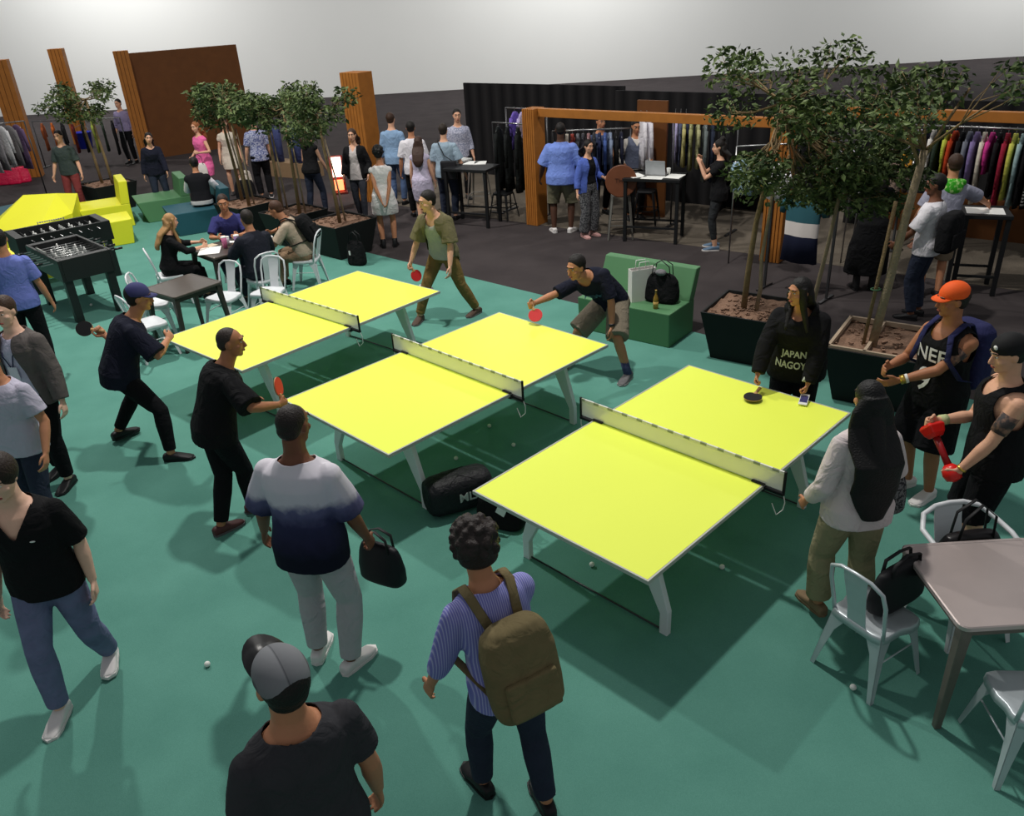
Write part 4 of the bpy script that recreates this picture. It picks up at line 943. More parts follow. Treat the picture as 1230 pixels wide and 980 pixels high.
a = person('man in black tee and black trousers playing with a red bat, seen from behind', (282, 628), -55, 1.76, build=1.08, lean=26, feet=[(268, 640), (306, 614)], fyaw=(10, -15), hands={'L': ('l', -.16, .4, .98), 'R': (334, 486, -.02)}, poles={'L': (-1, -.5, 0), 'R': (.8, -.8, -.3)}, head=(-25, 6, 0), skin='olive', vox=.008, grip=('R',),
    tops=[dict(m=BLK, e=.026, hem=-.1, sleeve=.95, flare=.03)], bottom=dict(m=BLK2, e=.014), shoes=dict(m=mat('maroon_shoe', (86, 50, 50), .6), sole=GSHOE), hair=dict(k='buzz', c=(52, 42, 38)))
h = a.hand['R']; paddle('red bat in the raised hand of the man in black tee', h[0], (-.1, .35, .85), (.95, -.1, .1))
P3 = a = person('broad man in white-to-navy dip-dyed tee and light grey trousers, back turned', (-1.26, 4.06), -14, 1.88, build=1.07, lean=2, feet=[('l', -.13, 0), ('l', .13, -.06)], fyaw=(10, -22), hands={'L': ('l', -.4, .1, .92), 'R': ('l', .29, .16, .88)}, head=(-6, 8, 0), skin='brown', vox=.007, grip=('R',),
    tops=[dict(m=OMBRE, e=.024, hem=-.14, sleeve=.92, flare=.03)], bottom=dict(m=GREYT, e=.018, len=1.95), shoes=dict(m=WSHOE), hair=dict(k='buzz', c=(34, 26, 24)))
a = P4 = person('person in blue striped shirt wearing an olive backpack, walking at the bottom edge', (-.11, 2.93), 26, 1.74, lean=12, side=-5, feet=[('l', -.12, .14), ('l', .12, -.14)], hands={'L': ('l', -.32, .22, .82), 'R': ('l', .2, .4, .95)}, head=(-10, 14, 0), skin='tan', vox=.007,
    tops=[dict(m=STRIPE, e=.022, hem=-.1, sleeve=1.5, collar=True)], bottom=dict(m=JEAND), shoes=dict(m=BSHOE), hair=dict(k='curly', c=(40, 32, 30), puff=.022))
OLVB = cloth('olive_canvas', (118, 106, 76), .2)
backpack('olive canvas backpack on the person in blue striped shirt', a, OLVB, .48, .36, .2, .2)
a = person('person under the grey cap with black brim at the bottom edge', (*at(335, 806, 1.83)[:2],), 35, 1.88, hands=None, head=(4, -10, 0), skin='tan', vox=.008, face=True, tops=[dict(m=cloth('charcoal_tee', (58, 58, 62)))], bottom=dict(m=JEAND), shoes=dict(m=WSHOE), hair=dict(k='cap', c=DK), hat=dict(m=ramp_mat('grey_cap_panels', [(0, (118, 120, 124)), (.9, (134, 136, 140)), (.97, (86, 88, 92)), (1, (118, 120, 124))], 'X', -1, 1, .8, 0, wave=22), bm=BLACKP, brim=.13))
a = person('man in black V-neck tee and faded jeans walking towards the camera', (-2.88, 3.98), 190, 1.78, build=1.04, lean=3, feet=[('l', -.1, -.18), ('l', .1, .26)], fyaw=(6, -8), hands={'L': ('l', -.25, .04, .84), 'R': ('l', .29, .04, .84)}, head=(-2, 12, 0), skin='pale', vox=.007, footz=(.02, 0),
    tops=[dict(m=BLK, e=.02, hem=-.1, neck='v', v=.17, sleeve=.85)], bottom=dict(m=JEAN, e=.018, len=1.95), shoes=dict(m=WSHOE), hair=dict(k='short', c=(42, 30, 24), puff=.014))
lg = MB(); c, M = a.spine(.34*a.s); lg.ball(c+M @ V((-.085, a.tor(.34)[0][1]*a.s+.03, 0)), (.016, .003, .006), M); obj('emblem', lg, WTEXT, a.root, True)
JKT = cloth('grey_brown_wool', (96, 90, 88)); BADGE = mat('badge_card', (216, 214, 226), .5, 0, .1, 40)
a = person('man in grey suit jacket with a lanyard badge at the left edge', (-4.28, 6.65), 168, 1.8, feet=[('l', -.12, .1), ('l', .12, -.1)], hands={'L': ('l', -.33, .08, .83), 'R': ('l', .33, .1, .84)}, head=(10, 5, 0), skin='pale', vox=.008,
    tops=[dict(m=cloth('lilac_shirt', (196, 192, 214), .1), e=.014, hem=-.02, sleeve=0, name='shirt', collar=True), dict(m=JKT, e=.034, hem=-.2, sleeve=1.93, open=(.05, .22, 0.0), name='jacket')], bottom=dict(m=BLK2), shoes=dict(m=BSHOE), hair=dict(k='short', c=BR))
c, M = a.spine(.2*a.s); m = MB(); m.box(c+M @ V((0, a.tor(.2)[0][1]*a.s+.045, 0)), (.09, .004, .12), M); bd = obj('badge', m, BADGE, a.root)
m = MB()
for sx in (-1, 1): c2, M2 = a.spine(.48*a.s); m.tube([c+M @ V((sx*.01, a.tor(.2)[0][1]*a.s+.044, .06)), a.spine(.36*a.s)[0]+M @ V((sx*.05, a.tor(.36)[0][1]*a.s+.035, 0)), c2+M2 @ V((sx*.08, .07, 0))], .005, 6)
obj('lanyard', m, cloth('navy_tape', (44, 46, 80)), bd, True)
a = person('person in pale grey tee and jeans at the left edge, before the suited man', (-3.95, 5.75), 172, 1.72, feet=[('l', -.1, .12), ('l', .1, -.1)], hands={'L': ('l', -.3, .14, .88), 'R': ('l', .3, .1, .84)}, head=(10, 5, 0), skin='tan', vox=.008,
    tops=[dict(m=cloth('pale_grey_tee', (186, 182, 200), .06), sleeve=.7, hem=-.1, e=.024)], bottom=dict(m=JEAND), shoes=dict(m=BSHOE), hair=dict(k='short', c=DK))
a = person('man in blue tee at the left edge by the football tables', (-5.75, 9.25), 25, 1.78, hands={'R': ('l', .32, .05, .83)}, feet=[('l', -.11, .1), ('l', .11, -.1)], skin='tan', vox=.009,
    tops=[dict(m=cloth('cornflower_tee', (112, 124, 196), .08), e=.026, sleeve=.75, hem=-.08)], bottom=dict(m=BLK2), shoes=dict(m=BSHOE), hair=dict(k='short', c=DK))
P10 = a = person('man in open olive shirt and brown trousers holding a red bat by his knee', (538, 384), 145, 1.82, lean=20, twist=8, feet=[(573, 377), (505, 386)], fyaw=(-5, 15), hands={'R': ('l', .36, .25, .76), 'L': ('l', -.28, .2, .78)}, head=(-28, 10, 0), skin='light', vox=.008, grip=('R',),
    tops=[dict(m=cloth('ash_grey_tee', (168, 172, 164), .06), e=.013, hem=-.06, sleeve=0, neck='scoop', v=.1), dict(m=OLIVE, e=.03, hem=-.12, sleeve=.9, flare=.03, open=(.06, .3, .05), name='overshirt', collar=True)], bottom=dict(m=KHAKI, e=.014), shoes=dict(m=mat('brown_shoe', (76, 58, 48), .6), sole=GSHOE), hair=dict(k='short', c=DK))
a.band('knee_band', a.knee[1]-V((0, 0, 0)), a.ank[1], .098, .055, WTEE, .12)
h = a.hand['R']; paddle('red bat lowered by the man in the olive shirt', h[0], (.35, -.1, -.8), (.55, -.8, .1))
P11 = a = person('man in navy tee and taupe shorts lunging over the table with a red bat', (722, 448), 138, 1.82, lean=54, side=22, twist=8, pel=(0, -.24, -.1), feet=[(754, 456), (684, 438)], fyaw=(10, 12), hands={'R': ('w', *(at(610, 378, .88)+V((.12, .05, .02)))), 'L': (735, 392, -.2)}, poles={'R': (.4, -.2, -1), 'L': (-1, -.4, .1)}, head=(-12, 12, 0), skin='tan', vox=.008, grip=('R',),
    tops=[dict(m=NAVY, e=.02, hem=-.06, sleeve=.9, text=[('XDHA', .13, .0, -.13, TTEXT, 1.0)])], bottom=dict(m=TAUPE, e=.028, len=1.0, flare=.02), shoes=dict(m=GSHOE, sole=mat('pale_sole', (150, 146, 146), .6)), hair=dict(k='short', c=DK))
for i in (0, 1): a.band('sock', a.ank[i]+V((0, 0, -.02)), a.ank[i].lerp(a.knee[i], .36), .047, .17, cloth('slate_blue_sock', (76, 78, 116)), .5)
a.band('watch', a.elb[0], a.wri[0], .033, .028, BLACKP, .94)
h = a.hand['R']; paddle('red bat reaching over the far end of the middle table', h[0], (.15, -.55, -.45), (-.15, -.8, .75))
P12 = a = person('woman in black hooded top leaning on the far end of the nearest table', (2.5, 6.36), 150, 1.72, 'f', lean=14, feet=[('l', -.1, 0), ('l', .1, .05)], hands={'R': ('w', *(at(906, 460, .86))), 'L': ('w', *(at(970, 462, .88)))}, poles={'L': (-1, -.3, 0), 'R': (1, -.3, 0)}, head=(-40, 6, 0), skin='tan', vox=.008, grip=('R', 'L'), build=1.22,
    tops=[dict(m=BLK, e=.034, hem=-.16, sleeve=1.95, hood=True, name='hooded_top', text=[('JAPAN', .085, 0, -.25, LTEXT, .85), ('NAGOYA', .085, 0, -.35, LTEXT, .85)])], bottom=dict(m=BLK2), shoes=dict(m=mat('tan_sneaker', (196, 170, 160), .6), sole=WSHOE), hair=dict(k='long', c=(18, 15, 14), len=.5, front=True, wide=.1))
h = a.hand['R']; paddle('black bat lying under the hand of the woman in the black hooded top', (h[0][0], h[0][1], .79), (-.55, -.8, -.02), (0, 0, 1), BLACK, BLACK)
h = a.hand['L']; t = thing('mobile_phone', 'white phone held over the table corner by the woman in the hooded top', 'phone', (0, 0, 0)); p = h[0]; t.location = (p[0]-.0, p[1]-.06, .80); t.rotation_euler = (.25, 0, -.5)
m = MB(); m.box((0, -.03, 0), (.07, .14, .009)); obj('case', m, WHITE, t, bevel=.003); m = MB(); m.box((0, -.03, .0048), (.06, .085, .001)); sc = obj('screen', m, mat('phone_screen', (66, 66, 110), .2, 0, .3, 60), t)
WJ = cloth('cream_jacket', (214, 202, 202), .07); KCROP = cloth('khaki_crop', (150, 142, 110), .1)
P13 = a = person('woman with waist-long black hair in a white jacket and khaki trousers, back turned', (2.13, 4.22), 6, 1.74, 'f', lean=2, feet=[('l', -.11, .05), ('l', .1, -.12)], fyaw=(12, -8), hands={'L': ('l', -.27, .1, .9), 'R': ('l', .3, .2, .94)}, head=(0, 10, 0), skin='tan', vox=.007, build=1.06,
    tops=[dict(m=WJ, e=.028, hem=-.1, sleeve=1.7, flare=.02, name='jacket', ease=.012)], bottom=dict(m=KCROP, e=.024, len=1.88, flare=.012), shoes=dict(m=mat('tan_boot', (134, 112, 86), .7, 0, .25, 20)), hair=dict(k='long', c=(13, 12, 13), len=.78, wide=.14))
P14 = a = person('tattooed man in orange cap and black jersey, profile to the left', (3.34, 5.6), 112, 1.8, build=1.05, hands={'L': ('l', .06, .36, 1.1), 'R': ('l', .2, .34, 1.16)}, poles={'L': (-1, -1, -.2)}, head=(-24, 6, 0), skin='olive', vox=.007,
    tops=[dict(m=BLK, e=.026, hem=-.16, sleeve=.3, tank=.165, neck='scoop', v=.1, ease=.02, name='jersey', text=[('NEE', .15, .0, -.12, WTEXT, 1.0), ('9', .26, .02, -.33, WTEXT, 1.0)])], bottom=dict(m=BLK2, len=1.0, e=.04, flare=.03, name='shorts'), shoes=dict(m=WSHOE), hair=dict(k='cap', c=(40, 32, 28)), hat=dict(m=mat('orange_cap', (244, 96, 34), .7, 0, .05), brim=.075))
GOLD = mat('gold', (214, 176, 84), .3, .8, .1); a.band('gold_watch', a.elb[0], a.wri[0], .036, .035, GOLD, .93); a.band('white_bracelet', a.elb[0], a.wri[0], .036, .02, WTEXT, .82)
m = MB(); c, M = a.spine(.42*a.s); m.tube([c+M @ V((.1*math.cos(q)*(.9), .02+.11*math.sin(q)+(.02 if math.sin(q) > 0 else 0), .08-.1*max(0, math.sin(q))**1.5)) for q in [2*PI*j/24 for j in range(24)]], .006, 6, None, True, True); obj('gold_chain', m, GOLD, a.root, True)
NVB = cloth('navy_nylon', (44, 46, 84), .15); backpack('navy backpack on the man in the orange cap', a, NVB, .52, .38, .22, .25)
TATT = a
P15 = a = person('tattooed man in backwards black cap and black vest at the right edge', (3.26, 4.66), 78, 1.78, build=1.1, lean=3, hands={'L': ('l', -.2, .32, .8), 'R': ('l', .1, .36, 1.12)}, poles={'L': (-.7, -1, 0)}, head=(8, 14, 0), skin='light', vox=.007, grip=('L', 'R'),
    tops=[dict(m=BLK, e=.022, hem=-.14, sleeve=.3, tank=.15, neck='scoop', v=.1, ease=.02, name='vest')], bottom=dict(m=BLK2, len=1.05, e=.034, flare=.02, name='shorts'), shoes=dict(m=BSHOE), hair=dict(k='cap', c=DK), hat=dict(m=mat('black_cap', (22, 22, 24), .75), back=True, logo=(-.035, .086, .085), lm=WTEXT))
INK = blotch_mat('tattoo_ink', (70, 66, 66), (150, 116, 98), 22, .42, .62, .6)
for B_, sd in ((P15, 0), (TATT, 0)):
    S, E_ = B_.sho[0], B_.elb[0]; m = MB(); d = (E_-S).normalized()
    m.tube([S.lerp(E_, .25), S.lerp(E_, .5), S.lerp(E_, .72)], [.0535*B_.s*1.05, .0535*B_.s*1.05, .0485*B_.s*1.04], 16); obj('tattoo', m, INK, B_.root, True)
h = P15.hand['L']; h2 = P15.hand['R']
t = thing('toy_hammer', 'red plastic toy with a square head and round end, held by the vested man', 'toy'); p, q = V(h[0])+V((0, 0, .0)), V(h2[0])+V((0, 0, -.02)); ax = (q-p); Lh = ax.length; t.location = p; t.rotation_euler = ax.to_track_quat('Z', 'Y').to_euler()
m = MB(); m.lathe([(.012, -.06), (.05, -.045), (.062, -.005), (.055, .035), (.03, .06)], (0, 0, 0), 18); obj('end_knob', m, REDP, t, True)
m = MB(); m.tube([(0, 0, .05), (0, 0, Lh*.4), (0, 0, Lh*.8)], [.026, .022, .026], 12); obj('handle', m, mat('dark_red_plastic', (142, 20, 26), .4), t, True)
m = MB(); m.loft([[V((x*w_, y*w_, z_)) for x, y in ((-1, -1), (1, -1), (1, 1), (-1, 1))] for (z_, w_) in ((Lh*.76, .035), (Lh*.84, .05), (Lh*1.0, .062), (Lh*1.05, .045))]); obj('head', m, REDP, t, bevel=.008)
P15.band('bracelet', P15.elb[0], P15.wri[0], .034, .014, GOLD, .95); P15.band('sweatband', P15.elb[1], P15.wri[1], .037, .05, mat('pale_lime_band', (196, 204, 150), .8), .85)

# ------------------------------------------------------------------ seated group at the cafe table
fseat = [('l', -.1, .42), ('l', .1, .42)]
person('seated woman with long blond hair in black at the paper-strewn cafe table', (-4.92, 11.7), -62, 1.66, 'f', sit=.45, lean=14, feet=fseat, hands={'L': ('l', -.15, .5, .8), 'R': ('l', .16, .48, .8)}, head=(5, 10, 0), skin='light', vox=.01, tops=[dict(m=BLK, sleeve=1.5, hem=-.02)], bottom=dict(m=BLK2), shoes=dict(m=BSHOE), hair=dict(k='long', c=BLD, len=.46, front=True, wide=.1))
person('seated man in blue shirt facing the camera across the cafe table', (-4.28, 12.72), 195, 1.76, sit=.45, lean=14, feet=fseat, hands={'L': ('l', -.15, .45, .8), 'R': ('l', .16, .45, .8)}, head=(0, 10, 0), skin='tan', vox=.01, tops=[dict(m=cloth('indigo_polo', (56, 58, 112)), sleeve=.8, hem=-.04, collar=True)], bottom=dict(m=JEAND), shoes=dict(m=BSHOE), hair=dict(k='short', c=(52, 36, 28)))
person('seated man in dark suit with his back to the camera at the cafe table', (-3.46, 11.26), 40, 1.78, sit=.45, lean=14, feet=fseat, hands={'L': ('l', -.16, .48, .8), 'R': ('l', .18, .46, .8)}, skin='tan', vox=.01, build=1.06, tops=[dict(m=cloth('dark_navy_suit', (38, 40, 50)), sleeve=1.93, hem=-.08, e=.03, name='jacket')], bottom=dict(m=cloth('dark_navy_suit', (38, 40, 50))), shoes=dict(m=BSHOE), hair=dict(k='short', c=(36, 28, 24)))
a = person('seated man in beige shirt with a dark backpack, leaning over his phone', (-3.02, 12.1), 82, 1.78, sit=.45, lean=30, feet=fseat, hands={'L': ('l', -.12, .5, .78), 'R': ('l', .14, .52, .82)}, head=(0, 26, 0), skin='tan', vox=.01, tops=[dict(m=cloth('beige_shirt', (176, 160, 140), .1), sleeve=.9, hem=-.04)], bottom=dict(m=cloth('tan_chino', (140, 116, 92))), shoes=dict(m=BSHOE), hair=dict(k='short', c=(74, 48, 34)))
backpack('dark backpack on the seated man in beige', a, BLK, .42, .3, .18, .27)
VARS = ramp_mat('black_with_white_hem', [(0, (214, 210, 210)), (.5, (26, 26, 30))], 'Z', .44, .68, .9, 0, 'CONSTANT')
a = person('person in black jacket with white sleeves and hem on the petrol seat', (-5.9, 16.3), 12, 1.74, sit=.43, lean=6, feet=fseat, hands={'L': ('l', -.2, .4, .7), 'R': ('l', .25, .35, .75)}, head=(5, 12, 0), skin='tan', vox=.012, tops=[dict(m=WTEE, e=.02, sleeve=1.9, hem=-.02, name='sleeves'), dict(m=VARS, e=.034, sleeve=.12, hem=-.06, name='jacket_body', flare=0)], bottom=dict(m=BLK2), shoes=dict(m=BSHOE), hair=dict(k='short', c=DK))

# ------------------------------------------------------------------ people along the far aisle
BG = dict(vox=.013, face=True)
person('man in dark green polo and brick red trousers in the far left aisle', hb(69, 158, 1.74), 180, 1.74, hands={'L': ('l', -.32, .12, .8), 'R': ('l', .32, .1, .8)}, skin='light', tops=[dict(m=cloth('dark_green_polo', (62, 72, 70)), hem=-.1, sleeve=.9, collar=True)], bottom=dict(m=cloth('brick_trouser', (132, 60, 60))), shoes=dict(m=BSHOE), hair=dict(k='short', c=DK), **BG)
person('woman in black jacket standing by the far left planter and green seat', hb(176, 160, 1.64), 205, 1.66, 'f', lean=12, hands={'L': ('l', -.2, .3, .82), 'R': ('l', .25, .05, .8)}, head=(0, 5, -8), skin='light', tops=[dict(m=NAVY, sleeve=1.9, hem=-.12, e=.03, name='jacket')], bottom=dict(m=JEAND), shoes=dict(m=BSHOE), hair=dict(k='long', c=DK, len=.3), **BG)
PINK = cloth('bright_pink_cotton', (238, 112, 168), .06)
PW1 = person('woman in bright pink dress with a white handbag in the far aisle', (-6.6, 18.9), 150, 1.7, 'f', hands={'R': ('l', .3, .05, .95), 'L': ('l', -.2, .25, 1.1)}, skin='light', tops=[dict(m=PINK, sleeve=0, hem=-.05, skirt=dict(z=.58, w=.25, d=.2), name='dress')], shoes=dict(m=mat('tan_sandal', (150, 100, 66))), hair=dict(k='long', c=(150, 92, 52), len=.4), **BG)
PW2 = person('woman in cream dress behind the leaning tree, beside the woman in pink', (-6.15, 19.4), 200, 1.68, 'f', skin='light', tops=[dict(m=cloth('cream_dress', (206, 196, 180), .05), sleeve=.4, hem=-.05, skirt=dict(z=.62, w=.2, d=.16), name='dress')], shoes=dict(m=BSHOE), hair=dict(k='long', c=BR, len=.35), **BG)
person('person in patterned blue shirt and black trousers behind the tree row', (-5.3, 18.75), 25, 1.78, hands={'R': ('l', .28, .1, .85)}, skin='light', tops=[dict(m=blotch_mat('blue_leaf_print', (96, 104, 148), (176, 180, 204), 34), hem=-.14, sleeve=.8)], bottom=dict(m=BLK2, e=.024), shoes=dict(m=BSHOE, sole=WSHOE), hair=dict(k='short', c=DK), **BG)
person('person in dark sleeveless top with bare arm beside the red light', (-3.75, 16.7), -30, 1.74, 'f', lean=8, hands={'R': ('l', .2, .3, .82), 'L': ('l', -.25, .25, .9)}, feet=[('l', -.1, -.12), ('l', .1, .15)], skin='light', tops=[dict(m=BLK, sleeve=0, hem=-.06)], bottom=dict(m=JEAND, e=.01), shoes=dict(m=BSHOE), hair=dict(k='long', c=BR, len=.3), **BG)
person('woman in white top and open dark jacket walking past the slatted post', (-2.72, 16.1), 172, 1.74, 'f', feet=[('l', -.08, .14), ('l', .08, -.1)], hands={'L': ('l', -.25, .15, .9), 'R': ('l', .25, .12, .9)}, skin='light', tops=[dict(m=cloth('off_white_blouse', (200, 192, 190), .05), hem=-.12, sleeve=0, neck='v', v=.12), dict(m=BLK, e=.032, hem=-.1, sleeve=1.9, open=(.07, .1, 0), name='jacket')], bottom=dict(m=cloth('charcoal_jean', (58, 60, 68)), e=.008), shoes=dict(m=mat('nude_shoe', (178, 138, 118))), hair=dict(k='long', c=BR, len=.3), **BG)
person('man in light blue shirt and jeans beside the wide slatted post', (-2.12, 17.3), -12, 1.82, skin='light', tops=[dict(m=cloth('pale_blue_shirt', (142, 172, 206), .1), hem=-.16, sleeve=1.6, collar=True)], bottom=dict(m=cloth('blue_denim', (84, 104, 140), .2)), shoes=dict(m=BSHOE), hair=dict(k='short', c=BR), **BG)
person('woman in white sleeveless dress with hands clasped behind her back', (-1.99, 14.05), 6, 1.7, 'f', hands={'L': ('l', -.04, -.2, .86), 'R': ('l', .06, -.21, .83)}, poles={'L': (-1, -.4, .2), 'R': (1, -.4, .2)}, skin='tan', tops=[dict(m=cloth('white_dress', (226, 222, 220), .05), sleeve=0, hem=-.05, skirt=dict(z=.6, w=.235, d=.19), name='dress')], shoes=dict(m=BSHOE, high=.06), hair=dict(k='curly', c=(14, 12, 12), puff=.004), **BG)
person('man in white tee and black trousers between the pale blue shirts', (-1.62, 16.2), 4, 1.78, skin='tan', tops=[dict(m=WTEE, hem=-.12, sleeve=.85, e=.026)], bottom=dict(m=BLK2), shoes=dict(m=BSHOE), hair=dict(k='short', c=DK), **BG)
person('woman with long brown hair in a lilac dress, back turned', (-1.42, 15.3), -8, 1.64, 'f', hands={'L': ('l', -.22, .08, .78)}, skin='light', tops=[dict(m=cloth('lilac_dress', (206, 196, 220), .05), sleeve=0, hem=-.05, skirt=dict(z=.52, w=.2, d=.16), name='dress')], shoes=dict(m=BSHOE), hair=dict(k='long', c=(62, 42, 34), len=.5, wide=.1), **BG)
P32 = person('man in grey-blue shirt with a black crossbody bag, back turned', (-.98, 15.75), -10, 1.76, build=1.05, skin='light', hands={'R': ('l', .36, .05, .84), 'L': ('l', -.28, .1, .84)}, tops=[dict(m=cloth('grey_blue_shirt', (154, 174, 190), .1), hem=-.12, sleeve=.9, flare=.03, collar=True)], bottom=dict(m=JEAND), shoes=dict(m=BSHOE), hair=dict(k='short', c=(44, 34, 26)), **BG)
PLAID = blotch_mat('pale_check', (206, 206, 222), (150, 154, 176), 46, .35, .6, .9, True)
person('man in pale checked shirt facing the camera behind the desk', (-.78, 17.5), 190, 1.8, skin='light', tops=[dict(m=PLAID, hem=-.1, sleeve=1.5, collar=True)], bottom=dict(m=BLK2), shoes=dict(m=BSHOE), hair=dict(k='short', c=DK), **BG)
person('man in bright blue tee and khaki shorts looking into the clothes rack', (1.1, 14.36), -8, 1.86, build=1.16, feet=[('l', -.15, 0), ('l', .15, 0)], fyaw=(18, -25), hands={'L': ('l', -.38, .14, .95), 'R': ('l', .36, .2, 1.0)}, skin='dark', tops=[dict(m=cloth('bright_blue_tee', (122, 146, 220), .06), e=.032, hem=-.14, sleeve=.95, flare=.03, ease=.03)], bottom=dict(m=cloth('khaki_short', (112, 108, 88)), len=1.05, e=.034, flare=.02), shoes=dict(m=WSHOE), hair=dict(k='buzz', c=DK), **BG)
person('woman in blue cardigan and grey patterned trousers beside the round-backed stool', (1.52, 14.0), 215, 1.62, 'f', hands={'R': ('l', .28, .05, .8), 'L': ('l', -.2, .2, 1.0)}, skin='light', tops=[dict(m=BLK, hem=-.05, sleeve=0), dict(m=cloth('blue_cardigan', (86, 108, 188), .08), e=.03, hem=-.14, sleeve=1.7, open=(.07, .12, 0), name='cardigan')], bottom=dict(m=blotch_mat('grey_weave', (62, 62, 66), (110, 110, 112), 40), e=.03, flare=.03), shoes=dict(m=mat('blush_shoe', (196, 150, 146))), hair=dict(k='long', c=DK, len=.26), **BG)
person('man behind the woman in the blue cardigan, facing the camera', (1.92, 15.5), 200, 1.8, skin='tan', tops=[dict(m=cloth('slate_polo', (74, 84, 112)), collar=True)], bottom=dict(m=BLK2), shoes=dict(m=BSHOE), hair=dict(k='short', c=DK), **BG)
person('clerk in white shirt and grey waistcoat behind the laptop', (2.5, 15.05), 184, 1.76, hands={'L': ('l', -.2, .42, 1.1), 'R': ('l', .25, .2, 1.02)}, head=(0, 18, 0), skin='tan', tops=[dict(m=cloth('ivory_shirt', (214, 208, 200), .05), e=.014, sleeve=1.9, collar=True), dict(m=cloth('grey_waistcoat', (96, 102, 122)), e=.028, sleeve=.05, flare=0, hem=-.02, neck='v', v=.16, tank=.16, name='waistcoat')], bottom=dict(m=BLK2), shoes=dict(m=BSHOE), hair=dict(k='short', c=DK), **BG)
person('woman in black tee raising both hands to her face under the leaves', (3.45, 12.8), 75, 1.7, 'f', hands={'L': ('l', -.05, .3, 1.36), 'R': ('l', .08, .3, 1.4)}, poles={'L': (-.4, -.3, -1), 'R': (.4, -.3, -1)}, skin='light', tops=[dict(m=BLK, hem=-.18, sleeve=.6)], bottom=dict(m=cloth('dark_legging', (48, 50, 52)), e=.006, len=1.75), shoes=dict(m=mat('blue_grey_trainer', (92, 116, 140), .6), sole=WSHOE), hair=dict(k='bun', c=DK), **BG)
person('person in long black dress standing behind the orange-capped man', (4.92, 10.5), -15, 1.7, 'f', hands={'L': ('l', -.14, .32, 1.1), 'R': ('l', .14, .32, 1.15)}, skin='tan', tops=[dict(m=BLK, sleeve=1.8, hem=-.05, e=.026, skirt=dict(z=.24, w=.29, d=.23), name='dress')], shoes=dict(m=BSHOE, high=.14), hair=dict(k='long', c=DK, len=.3), **BG)
P40 = person('man in white tee with a black shoulder bag, profile to the left', (5.1, 9.4), 42, 1.74, hands={'L': ('l', -.2, .28, .95), 'R': ('l', .28, .2, .9)}, poles={'L': (-1, -.8, 0)}, head=(25, 6, 0), skin='brown', vox=.011, tops=[dict(m=WTEE, hem=-.1, sleeve=.85, e=.024)], bottom=dict(m=JEAND), shoes=dict(m=BSHOE), hair=dict(k='short', c=DK))
backpack('black backpack with a grey print slung on the man in white tee', P40, BLK, .46, .46, .2, .2, None, .25)
P41 = person('person in grey tee with a bright green hood, leaning on the right-hand desk', (5.62, 10.1), -12, 1.8, lean=10, side=6, hands={'R': ('w', *(at(1188, 246, 1.12))), 'L': ('l', -.28, .2, .95)}, poles={'R': (1, -.6, .1)}, skin='tan', vox=.011, tops=[dict(m=cloth('heather_tee', (158, 158, 176), .1), hem=-.14, sleeve=.9, flare=.015, e=.026)], bottom=dict(m=cloth('stone_short', (140, 124, 104)), len=1.0, e=.03), shoes=dict(m=BSHOE), hair=dict(k='short', c=BR))
c, M = P41.spine(.5*P41.s); m = MB(); m.tube([c+M @ V((.13*math.cos(q), -.02+.105*math.sin(q), .02+.01*math.sin(q))) for q in [i*2*PI/14 for i in range(14)]], .042, 10, None, True, True); m.ball(c+M @ V((0, -.12, -.04)), (.12, .05, .1), M); obj('hood', remesh(m, .012, 4, 'hood'), blotch_mat('lime_splash', (60, 168, 40), (196, 236, 150), 22, .5, .68), P41.root)
person('distant person in lilac top and dark trousers above the far left planter', hb(141, 120, 1.74), 170, 1.74, skin='light', tops=[dict(m=cloth('lilac_top', (150, 140, 176)), sleeve=1.5)], bottom=dict(m=BLK2), shoes=dict(m=BSHOE), hair=dict(k='short', c=DK), **BG)
# ------------------------------------------------------------------ clothes racks in the booths
def hexname(c): return 'cloth_%d_%d_%d' % c
ORD = ['first', 'second', 'third', 'fourth', 'fifth', 'sixth', 'seventh', 'eighth', 'ninth', 'tenth', 'eleventh', 'twelfth', 'thirteenth', 'fourteenth', 'fifteenth', 'sixteenth', 'seventeenth', 'eighteenth', 'nineteenth', 'twentieth', 'twenty-first', 'twenty-second', 'twenty-third', 'twenty-fourth', 'twenty-fifth', 'twenty-sixth']
def fill(where, group, a, b, z, items, turn=0, labelrack=None, off=.03, thick=.034):
    """items: (colour word, rgb, kind, length, sleeve)"""
    a, b = V((a[0], a[1], 0)), V((b[0], b[1], 0)); d = b-a; n = len(items); rz = math.atan2(d.y, d.x); r = random.Random(where)
    if labelrack: rack(labelrack, a-d.normalized()*.12+V((0, 0, .004)), b+d.normalized()*.12, z)
    for i, (w, c, kind, L, sl) in enumerate(items):
        p = a+d*((i+.5)/n); k = kind.replace(' ', '_')
        m_ = c if not isinstance(c, tuple) else cloth(hexname(c), c)
        garment('%s %s, %s from the left on %s' % (w, kind, ORD[i], where), (p.x, p.y, z+.004), rz+turn+r.uniform(-.06, .06), m_, L*r.uniform(.95, 1.05), {'coat': .46, 'shirt': .42, 'jacket': .46, 'dress': .4, 'trousers': .4}[kind], kind, sl, None, group, thick=thick)
STR = ramp_mat('black_white_stripe', [(0, (26, 26, 28)), (.5, (210, 208, 204))], 'Z', -1, 0, .9, .02, 'CONSTANT', wave=22)
PRT = blotch_mat('white_orange_print', (226, 222, 216), (218, 150, 60), 9, .5, .58)
PAT = blotch_mat('brown_check', (70, 60, 56), (130, 112, 100), 30)
